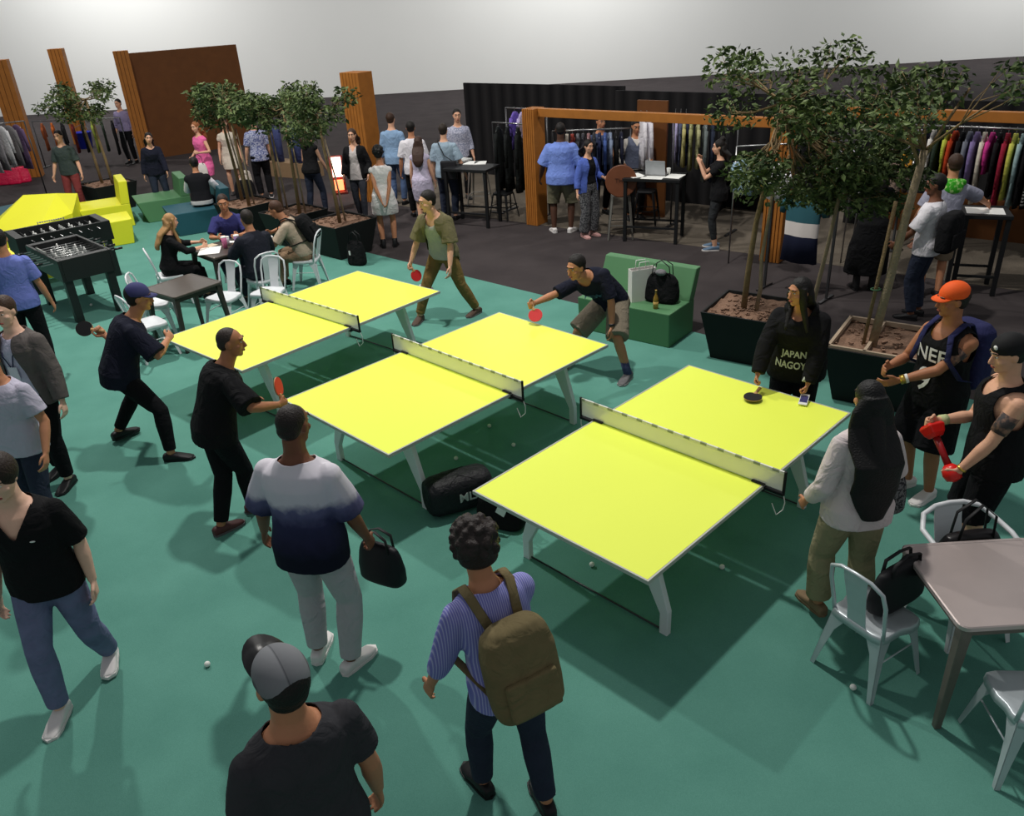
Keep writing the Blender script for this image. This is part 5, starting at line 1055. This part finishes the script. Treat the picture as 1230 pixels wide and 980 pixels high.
R1 = [('white and orange printed', PRT, 'shirt', .7, .3), ('lilac white', (206, 200, 220), 'shirt', .7, .5), ('navy', (36, 38, 64), 'shirt', .66, .4), ('white', (216, 212, 206), 'shirt', .66, .3), ('dark green', (46, 58, 48), 'shirt', .7, .5), ('lime printed', (176, 186, 70), 'shirt', .64, .3), ('burnt orange', (176, 62, 32), 'jacket', .72, .55), ('black', (24, 24, 26), 'jacket', .75, .55), ('slate grey', (112, 116, 128), 'jacket', .95, .6), ('lavender', (128, 112, 160), 'shirt', .8, .5), ('cream', (206, 198, 182), 'shirt', .9, .55), ('magenta', (206, 60, 142), 'shirt', .5, .3), ('black', (26, 25, 27), 'shirt', .85, .5), ('crimson', (150, 36, 58), 'coat', 1.0, .6), ('lime yellow', (196, 196, 90), 'shirt', .8, .5), ('pale aqua', (150, 176, 178), 'shirt', .95, .5), ('black', (22, 22, 24), 'jacket', .9, .55), ('black and white striped', STR, 'shirt', .9, .5), ('black', (24, 24, 25), 'coat', 1.0, .6), ('charcoal', (46, 46, 50), 'jacket', .9, .55), ('washed denim', (112, 126, 156), 'jacket', .95, .6), ('black', (25, 25, 27), 'coat', 1.0, .6), ('pale grey', (168, 170, 176), 'shirt', .9, .5), ('black', (22, 22, 23), 'jacket', .9, .55), ('dark navy', (34, 36, 52), 'coat', 1.0, .6)]
fill('the right-hand rack', 'clothes on the right-hand rack', bp(6.0, 1.25), bp(8.35, 1.25), 1.86, R1, 0, 'long clothes rack under the right-hand cedar beam, packed with mixed colours')
R2 = [('cream and red colour-block', ramp_mat('cream_red_block', [(0, (168, 36, 48)), (.42, (214, 202, 184))], 'Z', -.8, 0, .9, 0, 'CONSTANT'), 'jacket', .72, .55), ('off-white', (208, 198, 184), 'shirt', .7, .5), ('rust red', (150, 62, 52), 'shirt', .7, .5), ('grey', (106, 106, 112), 'shirt', .75, .5), ('dark grey', (62, 62, 68), 'jacket', .75, .5), ('rose grey', (140, 104, 106), 'shirt', .75, .5), ('charcoal', (50, 50, 54), 'jacket', .8, .55), ('navy', (40, 46, 74), 'shirt', .8, .55), ('mid blue', (70, 92, 150), 'shirt', .75, .5), ('grey blue', (122, 134, 156), 'shirt', .75, .5), ('black', (26, 26, 28), 'jacket', .8, .5), ('dark navy', (32, 34, 50), 'jacket', .8, .55)]
fill('rack behind the bright-blue tee', 'clothes on the rack behind the man in the bright blue tee', bp(.3, .5), bp(1.3, 1.1), 1.62, R2, 0, 'clothes rack of mixed shirts behind the man in the bright blue tee')
R5 = [('white', (224, 220, 226), 'shirt', .9, .6), ('white cotton', (216, 212, 220), 'shirt', .9, .6)]
fill('the rail left of the clerk', 'white shirts left of the clerk', bp(1.52, 1.2), bp(1.75, 1.2), 1.9, R5, .9)
R5b = [('lilac', (176, 168, 206), 'shirt', .8, .5), ('slate', (84, 88, 112), 'shirt', .8, .5), ('navy', (44, 48, 72), 'jacket', .8, .5)]
fill('the rail right of the clerk', 'shirts right of the clerk', bp(2.05, 1.5), bp(2.35, 1.5), 1.9, R5b, .5)
R3 = [('pale olive', (176, 168, 112), 'shirt', .72, .26), ('olive green', (150, 150, 104), 'shirt', .74, .26), ('sage', (164, 162, 120), 'shirt', .72, .26), ('grey green', (104, 112, 112), 'jacket', .9, .6), ('navy', (40, 46, 62), 'jacket', .9, .6), ('black', (22, 22, 24), 'coat', 1.1, .6), ('black wool', (26, 26, 27), 'coat', 1.1, .6)]
fill('the rack right of the laptop desk', 'clothes on the rack right of the laptop desk', bp(2.45, 1.0), bp(3.35, 1.0), 1.86, R3, .45, 'clothes rack of olive tees and dark coats right of the laptop desk')
R4 = [('purple', (112, 92, 176), 'shirt', .6, .3), ('pale violet', (176, 164, 206), 'shirt', .6, .3), ('yellow', (206, 194, 110), 'shirt', .6, .3), ('white', (212, 208, 206), 'shirt', .6, .3)]
fill('the rail over the long black coats', 'bright tees over the long black coats', bp(-.95, .75), bp(-.25, .75), 1.94, R4, .3, 'clothes rack of bright tees and long black coats left of the cedar post')
for i, (a_, lab) in enumerate(((-1.02, 'leftmost'), (-.8, 'second from left'), (-.56, 'third from left'), (-.33, 'rightmost'))):
    garment('long black coat, %s of the four beside the cedar post' % lab, bp(a_, .42, 1.72), BROT+.42+.03*i, cloth('coat_black', (30, 33, 33)), 1.12, .46, 'coat', .6, None, 'long black coats beside the cedar post', thick=.07)
m = MB(); m.tube([bp(-1.15, .42, 1.72), bp(-.2, .42, 1.72)], .014, 8); o = obj('rail', m, STEEL, None, True); tag(o, 'steel rail carrying the four long black coats', 'clothes rail')
o.name = 'clothes_rail'
for a_, lab in ((-1.15, 'left'), (-.2, 'right')): m = MB(); m.tube([(0, 0, 0), (0, 0, 1.72)], .015, 8); m.box((0, 0, .01), (.3, .05, .02)); o = obj('rail_stand', m, DGREY, None); tag(o, lab+' steel stand of the long black coat rail', 'clothes rail stand', None, bp(a_, .42, .004), BROT)
# single pieces hung near the trees
CB = ramp_mat('teal_white_navy_blocks', [(0, (34, 38, 60)), (.4, (214, 206, 202)), (.62, (50, 92, 102))], 'Z', -.95, -.1, .9, 0, 'CONSTANT')
g = garment('colour-block jacket in teal, white and navy hanging right of the cedar post', (*at(960, 300, .62)[:2], 1.42), BROT+1.45, CB, .86, .5, 'jacket', .16, thick=.08)
m = MB()
for (z_, y_, h_) in ((-.24, .02, .12), (-.42, .0, .16), (-.66, .02, .2)): m.box((-.07 if False else .07, y_, z_), (.012, .05, h_))
o = obj('red_trim', m, cloth('red_trim', (176, 40, 44)), g)
m = MB(); m.box((0, 0, 1.42), (.03, .9, .03)); 
for sy in (-1, 1): m.box((0, sy*.45, .71), (.03, .03, 1.42)); m.box((0, sy*.45, .012), (.4, .04, .024))
o = obj('garment_stand', m, DGREY, None); p = at(960, 300, .62); tag(o, 'small steel stand holding the colour-block jacket', 'clothes rail', None, (p.x, p.y, .004), BROT+1.45)
p = at(1054, 240, 1.15); wg = [('long white vest dress hanging above the long black dress wearer', WTEE, 'dress', .62, 0, 1051, 190, 1.75), ('brown checked shirt hanging beside the long white vest dress', PAT, 'shirt', .6, .3, 1074, 185, 1.72), ('mustard top hanging next to the brown checked shirt', cloth('mustard', (196, 140, 50)), 'shirt', .55, 0, 1084, 178, 1.74), ('white and lilac tee hanging among the leaves', cloth('lilac_white', (214, 208, 224)), 'shirt', .5, .2, 1018, 170, 1.78), ('white tee half hidden by leaves over the cedar post', WTEE, 'shirt', .45, .2, 935, 190, 1.7), ('pale blue tee half hidden by leaves left of the cedar post', cloth('pale_blue_tee', (150, 176, 196)), 'shirt', .45, .2, 896, 185, 1.7)]
for lab, m_, kind, L, sl, px, py, z in wg: q = at(px, py, z); garment(lab, (q.x, q.y, z), BROT+1.2, m_, L, .36, kind, sl, None, None, thick=.06)
for lab, pts in (('thin steel rail for the white dress and checked shirt', ((1040, 180, 1.75), (1100, 180, 1.75))), ('thin steel rail among the leaves', ((885, 176, 1.74), (1030, 168, 1.79)))):
    q0, q1 = at(*pts[0]), at(*pts[1]); m = MB(); m.tube([q0, q1], .012, 8); m.tube([(q0.x, q0.y, 0.004), q0], .012, 8); m.tube([(q1.x, q1.y, .004), q1], .012, 8); o = obj('clothes_rail', m, STEEL, None, True); tag(o, lab, 'clothes rail')
# left side: rack at the picture edge, jeans rail, far rack
R6 = [('white', (206, 204, 206), 'shirt', .9, .5), ('pale grey', (170, 166, 170), 'dress', 1.0, 0), ('silver grey', (140, 136, 140), 'dress', 1.0, 0), ('white cotton', (212, 210, 212), 'shirt', .9, .5), ('ash grey', (120, 116, 118), 'jacket', .9, .5), ('violet grey', (104, 84, 116), 'shirt', 1.0, .5)]
q0, q1 = at(-34, 152, 1.75), at(22, 146, 1.75); fill('the rack at the left edge', 'clothes on the rack at the left edge', q0, q1, 1.75, R6, .5, 'clothes rack at the left picture edge with white and grey clothes')
R8 = [('rust', (150, 80, 44), 'shirt', .7, .3), ('orange', (186, 96, 40), 'shirt', .7, .3), ('black', (28, 28, 30), 'jacket', .8, .5), ('dark red', (110, 40, 36), 'shirt', .8, .4), ('black wool', (24, 24, 26), 'jacket', .8, .5), ('lime green', (162, 176, 74), 'shirt', .8, .3), ('dark green', (48, 60, 50), 'shirt', .8, .3), ('black knit', (26, 26, 28), 'coat', .9, .5)]
q0, q1 = at(44, 150, 1.2), at(140, 146, 1.2); fill('far rack behind the green polo', 'clothes on the far rack behind the man in the green polo', q0, q1, 1.3, R8, .5, 'low far clothes rack behind the man in the dark green polo')
bj = at(352, 212); t = thing('display_rail', 'low wooden display rail with two pairs of jeans', 'clothes rail', (bj.x, bj.y, .001), BROT+.1); m = MB(); m.box((0, 0, 1.3), (1.5, .05, .05)); obj('top_bar', m, BLACK, t)
for sx in (-1, 1): m = MB(); m.box((sx*.72, 0, .65), (.05, .05, 1.3)); obj('upright', m, BLACK, t)
m = MB(); m.box((0, .1, .18), (1.5, .5, .36)); obj('plinth', m, mat('pale_plywood', (150, 122, 92), .7), t)
for sx, lab, c in ((-.36, 'blue jeans hanging on the left of the low display rail', (72, 80, 124)), (.3, 'blue jeans hanging on the right of the low display rail', (76, 86, 132))):
    m = Matrix.Rotation(BROT+.1, 3, 'Z'); p = bj+m @ V((sx, -.06, 0)); garment(lab, (p.x, p.y, 1.34), BROT+.1+PI/2, cloth('jeans%d' % int(c[0]), c), .86, .44, 'trousers', 0, None, 'jeans on the low display rail', thick=.12, hang=False)

# ------------------------------------------------------------------ desks and stools
p = at(787, 211, 1.06); dk = high_table('black high desk with laptop and papers in front of the clerk', (p.x, p.y, .004), BROT+.25, .95, .6); dm = Matrix.Translation((p.x, p.y, 1.064)) @ Matrix.Rotation(BROT+.25, 4, 'Z')
def onto(dm, x, y, z=0): return dm @ V((x, y, z))
def sheet(lab, loc, rz, w=.21, d=.3, group=None, z=.002, material=PAPER):
    m = MB(); m.box((0, 0, z/2), (w, d, z)); o = obj('paper_sheet', m, material, None); tag(o, lab, 'paper', group, loc, rz); return o
sheet('white paper sheet on the left of the laptop desk', onto(dm, -.32, -.05), .3, .26, .34); sheet('white paper sheet in front of the laptop', onto(dm, .0, -.17), BROT+.2, .36, .24); sheet('white paper sheet on the right of the laptop desk', onto(dm, .33, -.02), BROT+.1, .26, .34)
t = thing('laptop', 'silver laptop open on the high desk, lid towards the camera', 'laptop', onto(dm, .02, .08), BROT+.25+PI-.1); m = MB(); m.box((0, 0, .009), (.34, .24, .016)); obj('base', m, STEEL, t, bevel=.004)
m = MB(); M = Matrix.Rotation(-.25, 3, 'X'); m.box((0, .125, .13), (.34, .01, .24), Matrix.Rotation(-.18, 3, 'X')); lid = obj('lid', m, mat('laptop_silver', (176, 178, 182), .4, .3, .05), t, bevel=.004)
m = MB(); m.box((0, .115, .13), (.31, .004, .2), Matrix.Rotation(-.18, 3, 'X')); obj('screen', m, BLACKP, lid)
def cup(lab, loc, c, h=.1, r=.035, group=None):
    t = thing('paper_cup', lab, 'cup', loc, 0, group); m = MB(); m.lathe([(r*.72, 0), (r, h), (r*.94, h), (r*.68, .006)], (0, 0, 0), 16); obj('cup_wall', m, mat('cup_%d_%d_%d' % c, c, .5, 0, .05), t, True); m = MB(); m.lathe([(r*.9, h*.94), (r*1.05, h*.98), (r*1.05, h*1.03), (r*.8, h*1.08), (.002, h*1.08)], (0, 0, 0), 16); obj('lid', m, WHITE, t, True); return t
cup('small white cup beside the laptop', onto(dm, .2, .1), (220, 220, 216), .1)
p = at(1184, 253, 1.06); high_table('black high desk with a white sheet at the far right, under the rack', (p.x, p.y, .004), BROT+.3, .56, .56); sheet('white paper sheet on the right-hand high desk', (p.x-.02, p.y-.02, 1.064), BROT+.25, .44, .34)
p = at(566, 200, 1.06); high_table('black high desk behind the man with the crossbody bag', (p.x, p.y, .004), BROT+.2, .9, .6)
for k, (px, py, lab) in enumerate(((556, 193, 'left'), (566, 196, 'middle'), (577, 196, 'right'))): q = at(px, py, 1.064); sheet('white leaflet stack on the far black desk, %s of three' % lab, (q.x, q.y, 1.064), BROT+.3*k, .22, .3, None, .03 if k == 0 else .012)
p = at(745, 285); stool('bar stool with round wooden backrest, empty, before the laptop desk', (p.x, p.y, .004), -.12, .76, True, mat('pale_steel', (136, 134, 128), .4, .5, .1))
p = at(577, 248); stool('metal bar stool in front of the far black desk', (p.x, p.y, .004), BROT+.4, .74, False, mat('pale_steel', (136, 134, 128), .4, .5, .1))
p = at(606, 262); stool('small black stool below the long black coats', (p.x, p.y, .004), BROT+.1, .5, False, BLACK)
p = at(776, 268); stool('dark stool tucked under the laptop desk', (p.x, p.y, .004), BROT+.3, .6, False, BLACK)
# shelf of coloured goods under the leaves, cap on a stand
q = at(884, 262); t = thing('display_shelf', 'low dark shelf with folded clothes left of the cedar post', 'shelf', (q.x+.3, q.y+.3, .004), BROT); 
for z_ in (.45, .75): m = MB(); m.box((0, 0, z_), (1.1, .4, .03)); obj('board', m, BLACK, t)
for sx in (-1, 1): m = MB(); m.box((sx*.54, 0, .38), (.03, .4, .76)); obj('side_panel', m, BLACK, t)
for k, (x_, z_, c, lab) in enumerate(((-.05, .765, (190, 28, 34), 'folded red jumper on the low dark shelf'), (.25, .465, (176, 140, 60), 'folded mustard jumper on the low dark shelf'), (.4, .765, (120, 130, 124), 'folded grey-green jumper on the low dark shelf'))):
    m = MB(); m.loft([[V((.15*k_*math.copysign(abs(math.cos(a))**.5, math.cos(a)), .13*k_*math.copysign(abs(math.sin(a))**.5, math.sin(a)), zz)) for a in [2*PI*j/20 for j in range(20)]] for (zz, k_) in ((0, .96), (.03, 1), (.05, .95), (.06, 1), (.1, .97), (.13, .9))]); o = obj('folded_jumper', m, cloth('fold%d' % k, c), None, True); pp = V((q.x+.3, q.y+.3, 0))+BE*x_; tag(o, lab, 'jumper', None, (pp.x, pp.y, z_+.004), BROT)
q = at(1071, 300); t = thing('cap_stand', 'thin black stand holding a red and white cap', 'stand', (q.x, q.y, .001), 0); m = MB(); m.lathe([(.16, 0), (.16, .02), (.02, .03), (.014, 1.1), (.05, 1.12), (.05, 1.14)], (0, 0, 0), 16); obj('pole', m, BLACK, t, True)
t = thing('baseball_cap', 'red and white cap on the thin black stand', 'cap', (q.x, q.y, 1.13), 2.6); m = MB(); m.ball((0, 0, .03), (.095, .11, .11)); obj('crown', remesh(m, .012, 2, 'crown', lambda c: c.z < .015), ramp_mat('red_white_cap', [(0, (224, 220, 216)), (.4, (196, 40, 56))], 'Z', 0, .14, .8, 0, 'CONSTANT'), t); m = MB(); m.prism([V((.075*math.cos(q_), .08+.09*math.sin(q_), .012)) for q_ in [PI*j/10 for j in range(11)]], (0, 0, .008)); obj('brim', m, cloth('cap_white', (222, 218, 214)), t)

# ------------------------------------------------------------------ bags, bottle and other small things
def on_bench(x, y, z=0): return _gc+Matrix.Rotation(ga, 3, 'Z') @ V((x, y, .436+z))
t = thing('paper_bag', 'tall white paper bag standing on the green bench', 'bag', on_bench(.1, -.02), ga+.95); m = MB(); w_, d_, h_ = .32, .12, .4
m.loft([[V((x*w_/2*q, y*d_/2*q2, z_)) for x, y in ((-1, -1), (1, -1), (1, 1), (-1, 1))] for (z_, q, q2) in ((0, 1, 1), (h_, 1.0, .9), (h_, .97, .8), (.05, .95, .85))]); obj('body', m, mat('white_paper_bag', (232, 226, 222), .7, 0, .05), t)
for sy in (-1, 1): m = MB(); m.tube([(-.07, sy*.05, h_-.01), (-.06, sy*.05, h_+.09), (.06, sy*.05, h_+.09), (.07, sy*.05, h_-.01)], .005, 6); obj('handle', m, WHITE, t, True)
t = soft_bag('handbag', 'black handbag slumped on the green bench behind the bottle', on_bench(.34, .05), ga+.1, (.42, .24, .36), BLK, True, 'bag', taper=.7); m = MB(); m.ball((0, -.06, .38), (.07, .05, .04)); obj('scarf', m, cloth('black_white_scarf', (120, 118, 122), .5, 30), t, True)
t = thing('glass_bottle', 'small amber bottle at the front corner of the green bench', 'bottle', on_bench(.4, -.22), 0); m = MB(); m.lathe([(.026, 0), (.031, .01), (.031, .11), (.027, .14), (.012, .18), (.011, .22), (.014, .225), (.014, .235), (.002, .235)], (0, 0, 0), 18); obj('glass', m, mat('amber_glass', (150, 116, 40), .15, 0, .05, 4, spec=.6), t, True); m = MB(); m.lathe([(.0318, .03), (.0318, .09)], (0, 0, 0), 18); obj('label_band', m, mat('bottle_paper', (196, 160, 90), .7), t, True)
t = thing('holdall', 'large black holdall with pale lettering on the carpet by the middle table', 'bag', (-.5, 5.78, .006), .42); m = MB(); rr = []
for (x, k) in ((-.29, .5), (-.28, .8), (-.22, .97), (0, 1.02), (.22, .97), (.28, .8), (.29, .5)): rr.append([V((x, .155*k*math.copysign(abs(math.cos(a))**.7, math.cos(a)), .17+.17*k*math.copysign(abs(math.sin(a))**.7, math.sin(a)))) for a in [2*PI*j/22 for j in range(22)]])
m.loft(rr); obj('body', remesh(m, .012, 5, 'holdall'), mat('holdall_nylon', (22, 22, 27), .55, 0, .15, 8, .4, 20), t)
for sy in (-1, 1): m = MB(); m.tube([(-.12, sy*.13, .2), (-.1, sy*.1, .31), (0, sy*.04, .34), (.1, sy*.1, .31), (.12, sy*.13, .2)], [(.014, .004)]*5, 8, (0, 1, 0)); obj('handle', m, BLACK, t, True)
obj('lettering', text_mesh('MLX', .11, .001, bold=.002, M=Matrix.Translation((.06, -.163, .18)) @ Matrix.Rotation(PI/2, 4, 'X')), LTEXT, t)
t = soft_bag('shoulder_bag', 'black shoulder bag with a white tag beside the holdall', (-.14, 5.5, .006), -.5, (.42, .22, .28), BLK, True, 'bag', taper=.8); m = MB(); m.box((.06, -.1, .2), (.08, .012, .08), Matrix.Rotation(.4, 3, 'Y')); obj('tag', m, WTEXT, t)
h = P3.hand['R']; t = soft_bag('tote_bag', 'black bag hanging from the right hand of the dip-dyed tee man', (h[0][0]+.06, h[0][1]+.06, h[0][2]-.36), -.5, (.34, .14, .3), mat('tote_black', (20, 20, 26), .5, 0, .1), True, 'bag', strap_h=.1)
t = soft_bag('tote_bag', 'black carrier bag leaning on the planter behind the man in olive', (*at(430, 318)[:2], .006), -.4, (.32, .2, .4), BLK, True, 'bag'); m = MB(); m.box((-.06, -.105, .22), (.03, .004, .07)); obj('tag', m, WTEXT, t)
t = soft_bag('messenger_bag', 'black bag hanging off the near white chair', (2.26, 3.78, .47), .5, (.46, .15, .3), mat('messenger_black', (24, 24, 27), .6, 0, .1), True, 'bag', strap_h=.07)
t = soft_bag('handbag', 'black leather handbag on the white chair behind the steel table', (2.86, 4.1, .46), .1, (.42, .2, .26), mat('leather_black', (24, 22, 24), .35, 0, .1), True, 'bag', strap_h=.22)
h = P13.hand['R']; soft_bag('tote_bag', 'dark grey mesh bag hanging by the woman in the white jacket', (h[0][0]+.1, h[0][1]+.04, h[0][2]-.3), .2, (.3, .16, .3), blotch_mat('grey_mesh', (52, 52, 56), (120, 120, 122), 60), True, 'bag', strap_h=.1)
# crossbody bag
B = P32; s = B.s; c, M = B.spine(.02*s); t = thing('crossbody_bag', 'black crossbody bag on the hip of the man in grey-blue', 'bag'); m4 = (B.W.to_3x3() @ M).to_4x4(); m4.translation = B.W @ (c+M @ V((.1*s, -.22*s, .02))); t.matrix_world = m4
m = MB(); m.box((0, 0, 0), (.3, .09, .34)); obj('body', remesh(m, .014, 5, 'crossbody'), mat('crossbody_black', (34, 34, 38), .6), t); inv = t.matrix_world.inverted(); bw = lambda q: inv @ (B.W @ q)
sp5 = B.spine(.5*s); m = MB(); c3, M3 = B.spine(.3*s); m.tube([V((.1, 0, .15)), bw(c3+M3 @ V((.02*s, -.17*s, 0))), bw(sp5[0]+sp5[1] @ V((-.09*s, -.12*s, .03*s))), bw(sp5[0]+sp5[1] @ V((-.11*s, 0, .055*s))), bw(sp5[0]+sp5[1] @ V((-.09*s, .12*s, .02*s)))], [(.022, .005)]*5, 8, (0, 1, 0)); obj('strap', m, BLACK, t, True)
soft_bag('handbag', 'white handbag in the hand of the woman in the pink dress', (PW1.hand['L'][0][0], PW1.hand['L'][0][1], PW1.hand['L'][0][2]-.5), .3, (.3, .14, .28), mat('white_leather', (226, 218, 212), .5), True, 'bag', strap_h=.2)
soft_bag('handbag', 'cream handbag in the hand of the woman in the cream dress', (PW2.hand['L'][0][0], PW2.hand['L'][0][1], PW2.hand['L'][0][2]-.66), .2, (.32, .14, .42), mat('cream_leather', (220, 210, 196), .5), True, 'bag', strap_h=.22)
soft_bag('tote_bag', 'black bag beside the legs of the person in the blue printed shirt', (*at(297, 240)[:2], .001), .2, (.45, .2, .45), BLK, True, 'bag')
for k, (px, py, lab) in enumerate(((6, 222, 'leftmost'), (19, 221, 'middle'), (30, 219, 'rightmost'))):
    q = at(px, py); soft_bag('carrier_bag', 'shiny pink carrier bag below the left-edge rack, %s of three' % lab, (q.x, q.y, .001), .3*k, (.36, .16, .42), mat('pink_foil', (226, 24, 78), .25, .1, .2, 12, .6, 20, .7), True, 'bag', taper=.95)
q = at(104, 178); t = thing('bucket', 'small blue bucket at the foot of the distant cedar pillar', 'bucket', (q.x, q.y, .001)); m = MB(); m.lathe([(.2, 0), (.27, .5), (.28, .5), (.28, .52), (.25, .52), (.18, .03)], (0, 0, 0), 20); obj('pail', m, mat('blue_plastic', (36, 50, 176), .4), t, True); m = MB(); m.tube([(-.27, 0, .48), (-.2, 0, .66), (0, 0, .74), (.2, 0, .66), (.27, 0, .48)], .008, 6); obj('handle', m, STEEL, t, True)
# glowing red light column
q = at(409, 232); t = thing('light_column', 'glowing red and white light column by the slatted post', 'lamp', (q.x, q.y, .001), .2); m = MB(); m.box((0, 0, .02), (.34, .3, .04)); m.box((0, .1, .42), (.3, .06, .8)); obj('housing', m, mat('lamp_housing', (90, 30, 26), .5), t)
m = MB(); m.box((0, .03, .58), (.22, .1, .42)); obj('upper_panel', m, mat('lamp_white_hot', (255, 196, 176), .5, 0, 0, emit=6), t); m = MB(); m.box((0, .03, .18), (.2, .1, .22)); obj('lower_panel', m, mat('lamp_red', (255, 112, 70), .5, 0, 0, emit=4), t)
# things on the cafe table
tm = Matrix.Translation((-4.1, 11.85, .756)) @ Matrix.Rotation(.75, 4, 'Z')
sheet('large white menu sheet on the cafe table by the blond woman', onto(tm, -.24, .02), .2, .3, .4); sheet('cream napkin on the cafe table edge', onto(tm, -.1, .28), .9, .16, .16, None, .004, cloth('napkin', (206, 186, 160))); sheet('white receipt on the cafe table in front of the man in blue', onto(tm, .2, .2), 1.4, .1, .24)
cup('tall pink drink cup on the cafe table', onto(tm, -.02, -.04), (196, 110, 150), .16, .042); cup('tall mauve drink cup on the cafe table', onto(tm, .14, -.12), (150, 120, 168), .16, .042); cup('clear white cup in the middle of the cafe table', onto(tm, .08, .08), (200, 200, 206), .12, .038)
sheet('white paper cup sleeve held by the seated man in beige', (-3.5, 12.05, .77), .4, .12, .1, None, .05)
# ------------------------------------------------------------------ light: high-bay hall lamps, added wall fills and the soft bounce of the hall
def lamp(name, loc, power, size, col=(1, .97, .92), target=None):
    d = bpy.data.lights.new(name, 'AREA'); d.shape = 'DISK'; d.size = size; d.energy = power; d.color = col; o = bpy.data.objects.new(name, d); C.objects.link(o); o.location = loc
    if target: o.rotation_euler = (V(target)-V(loc)).to_track_quat('-Z', 'Y').to_euler()
    return o
lamp('hall_lamp', (.5, 8.4, 10.2), 610, .45)
lamp('hall_lamp', (-6.4, 13.0, 9.8), 800, .45)
lamp('hall_lamp', (7.5, 17.5, 9.0), 230, .8)
lamp('hall_lamp', (-14, 26, 10), 420, .8)
lamp('hall_lamp', (0, 27, 10), 300, .8)
lamp('wall_fill', (-16, 34, 10), 900, 3, (1, 1, 1), (-16, 40, 4)); lamp('wall_fill', (4, 34, 10), 900, 3, (1, 1, 1), (4, 40, 4)); lamp('wall_fill', (24, 34, 10), 900, 3, (1, 1, 1), (24, 40, 4))  # unseen fill lights, added only to brighten the back wall
w = bpy.data.worlds.new('hall'); SC.world = w; w.use_nodes = True; bg = w.node_tree.nodes['Background']; bg.inputs[0].default_value = (.93, .97, 1, 1); bg.inputs[1].default_value = .24
vs = SC.view_settings; vs.view_transform = 'Standard'; vs.look = 'None'; vs.gamma = 1; vs.use_curve_mapping = False; vs.exposure = 0
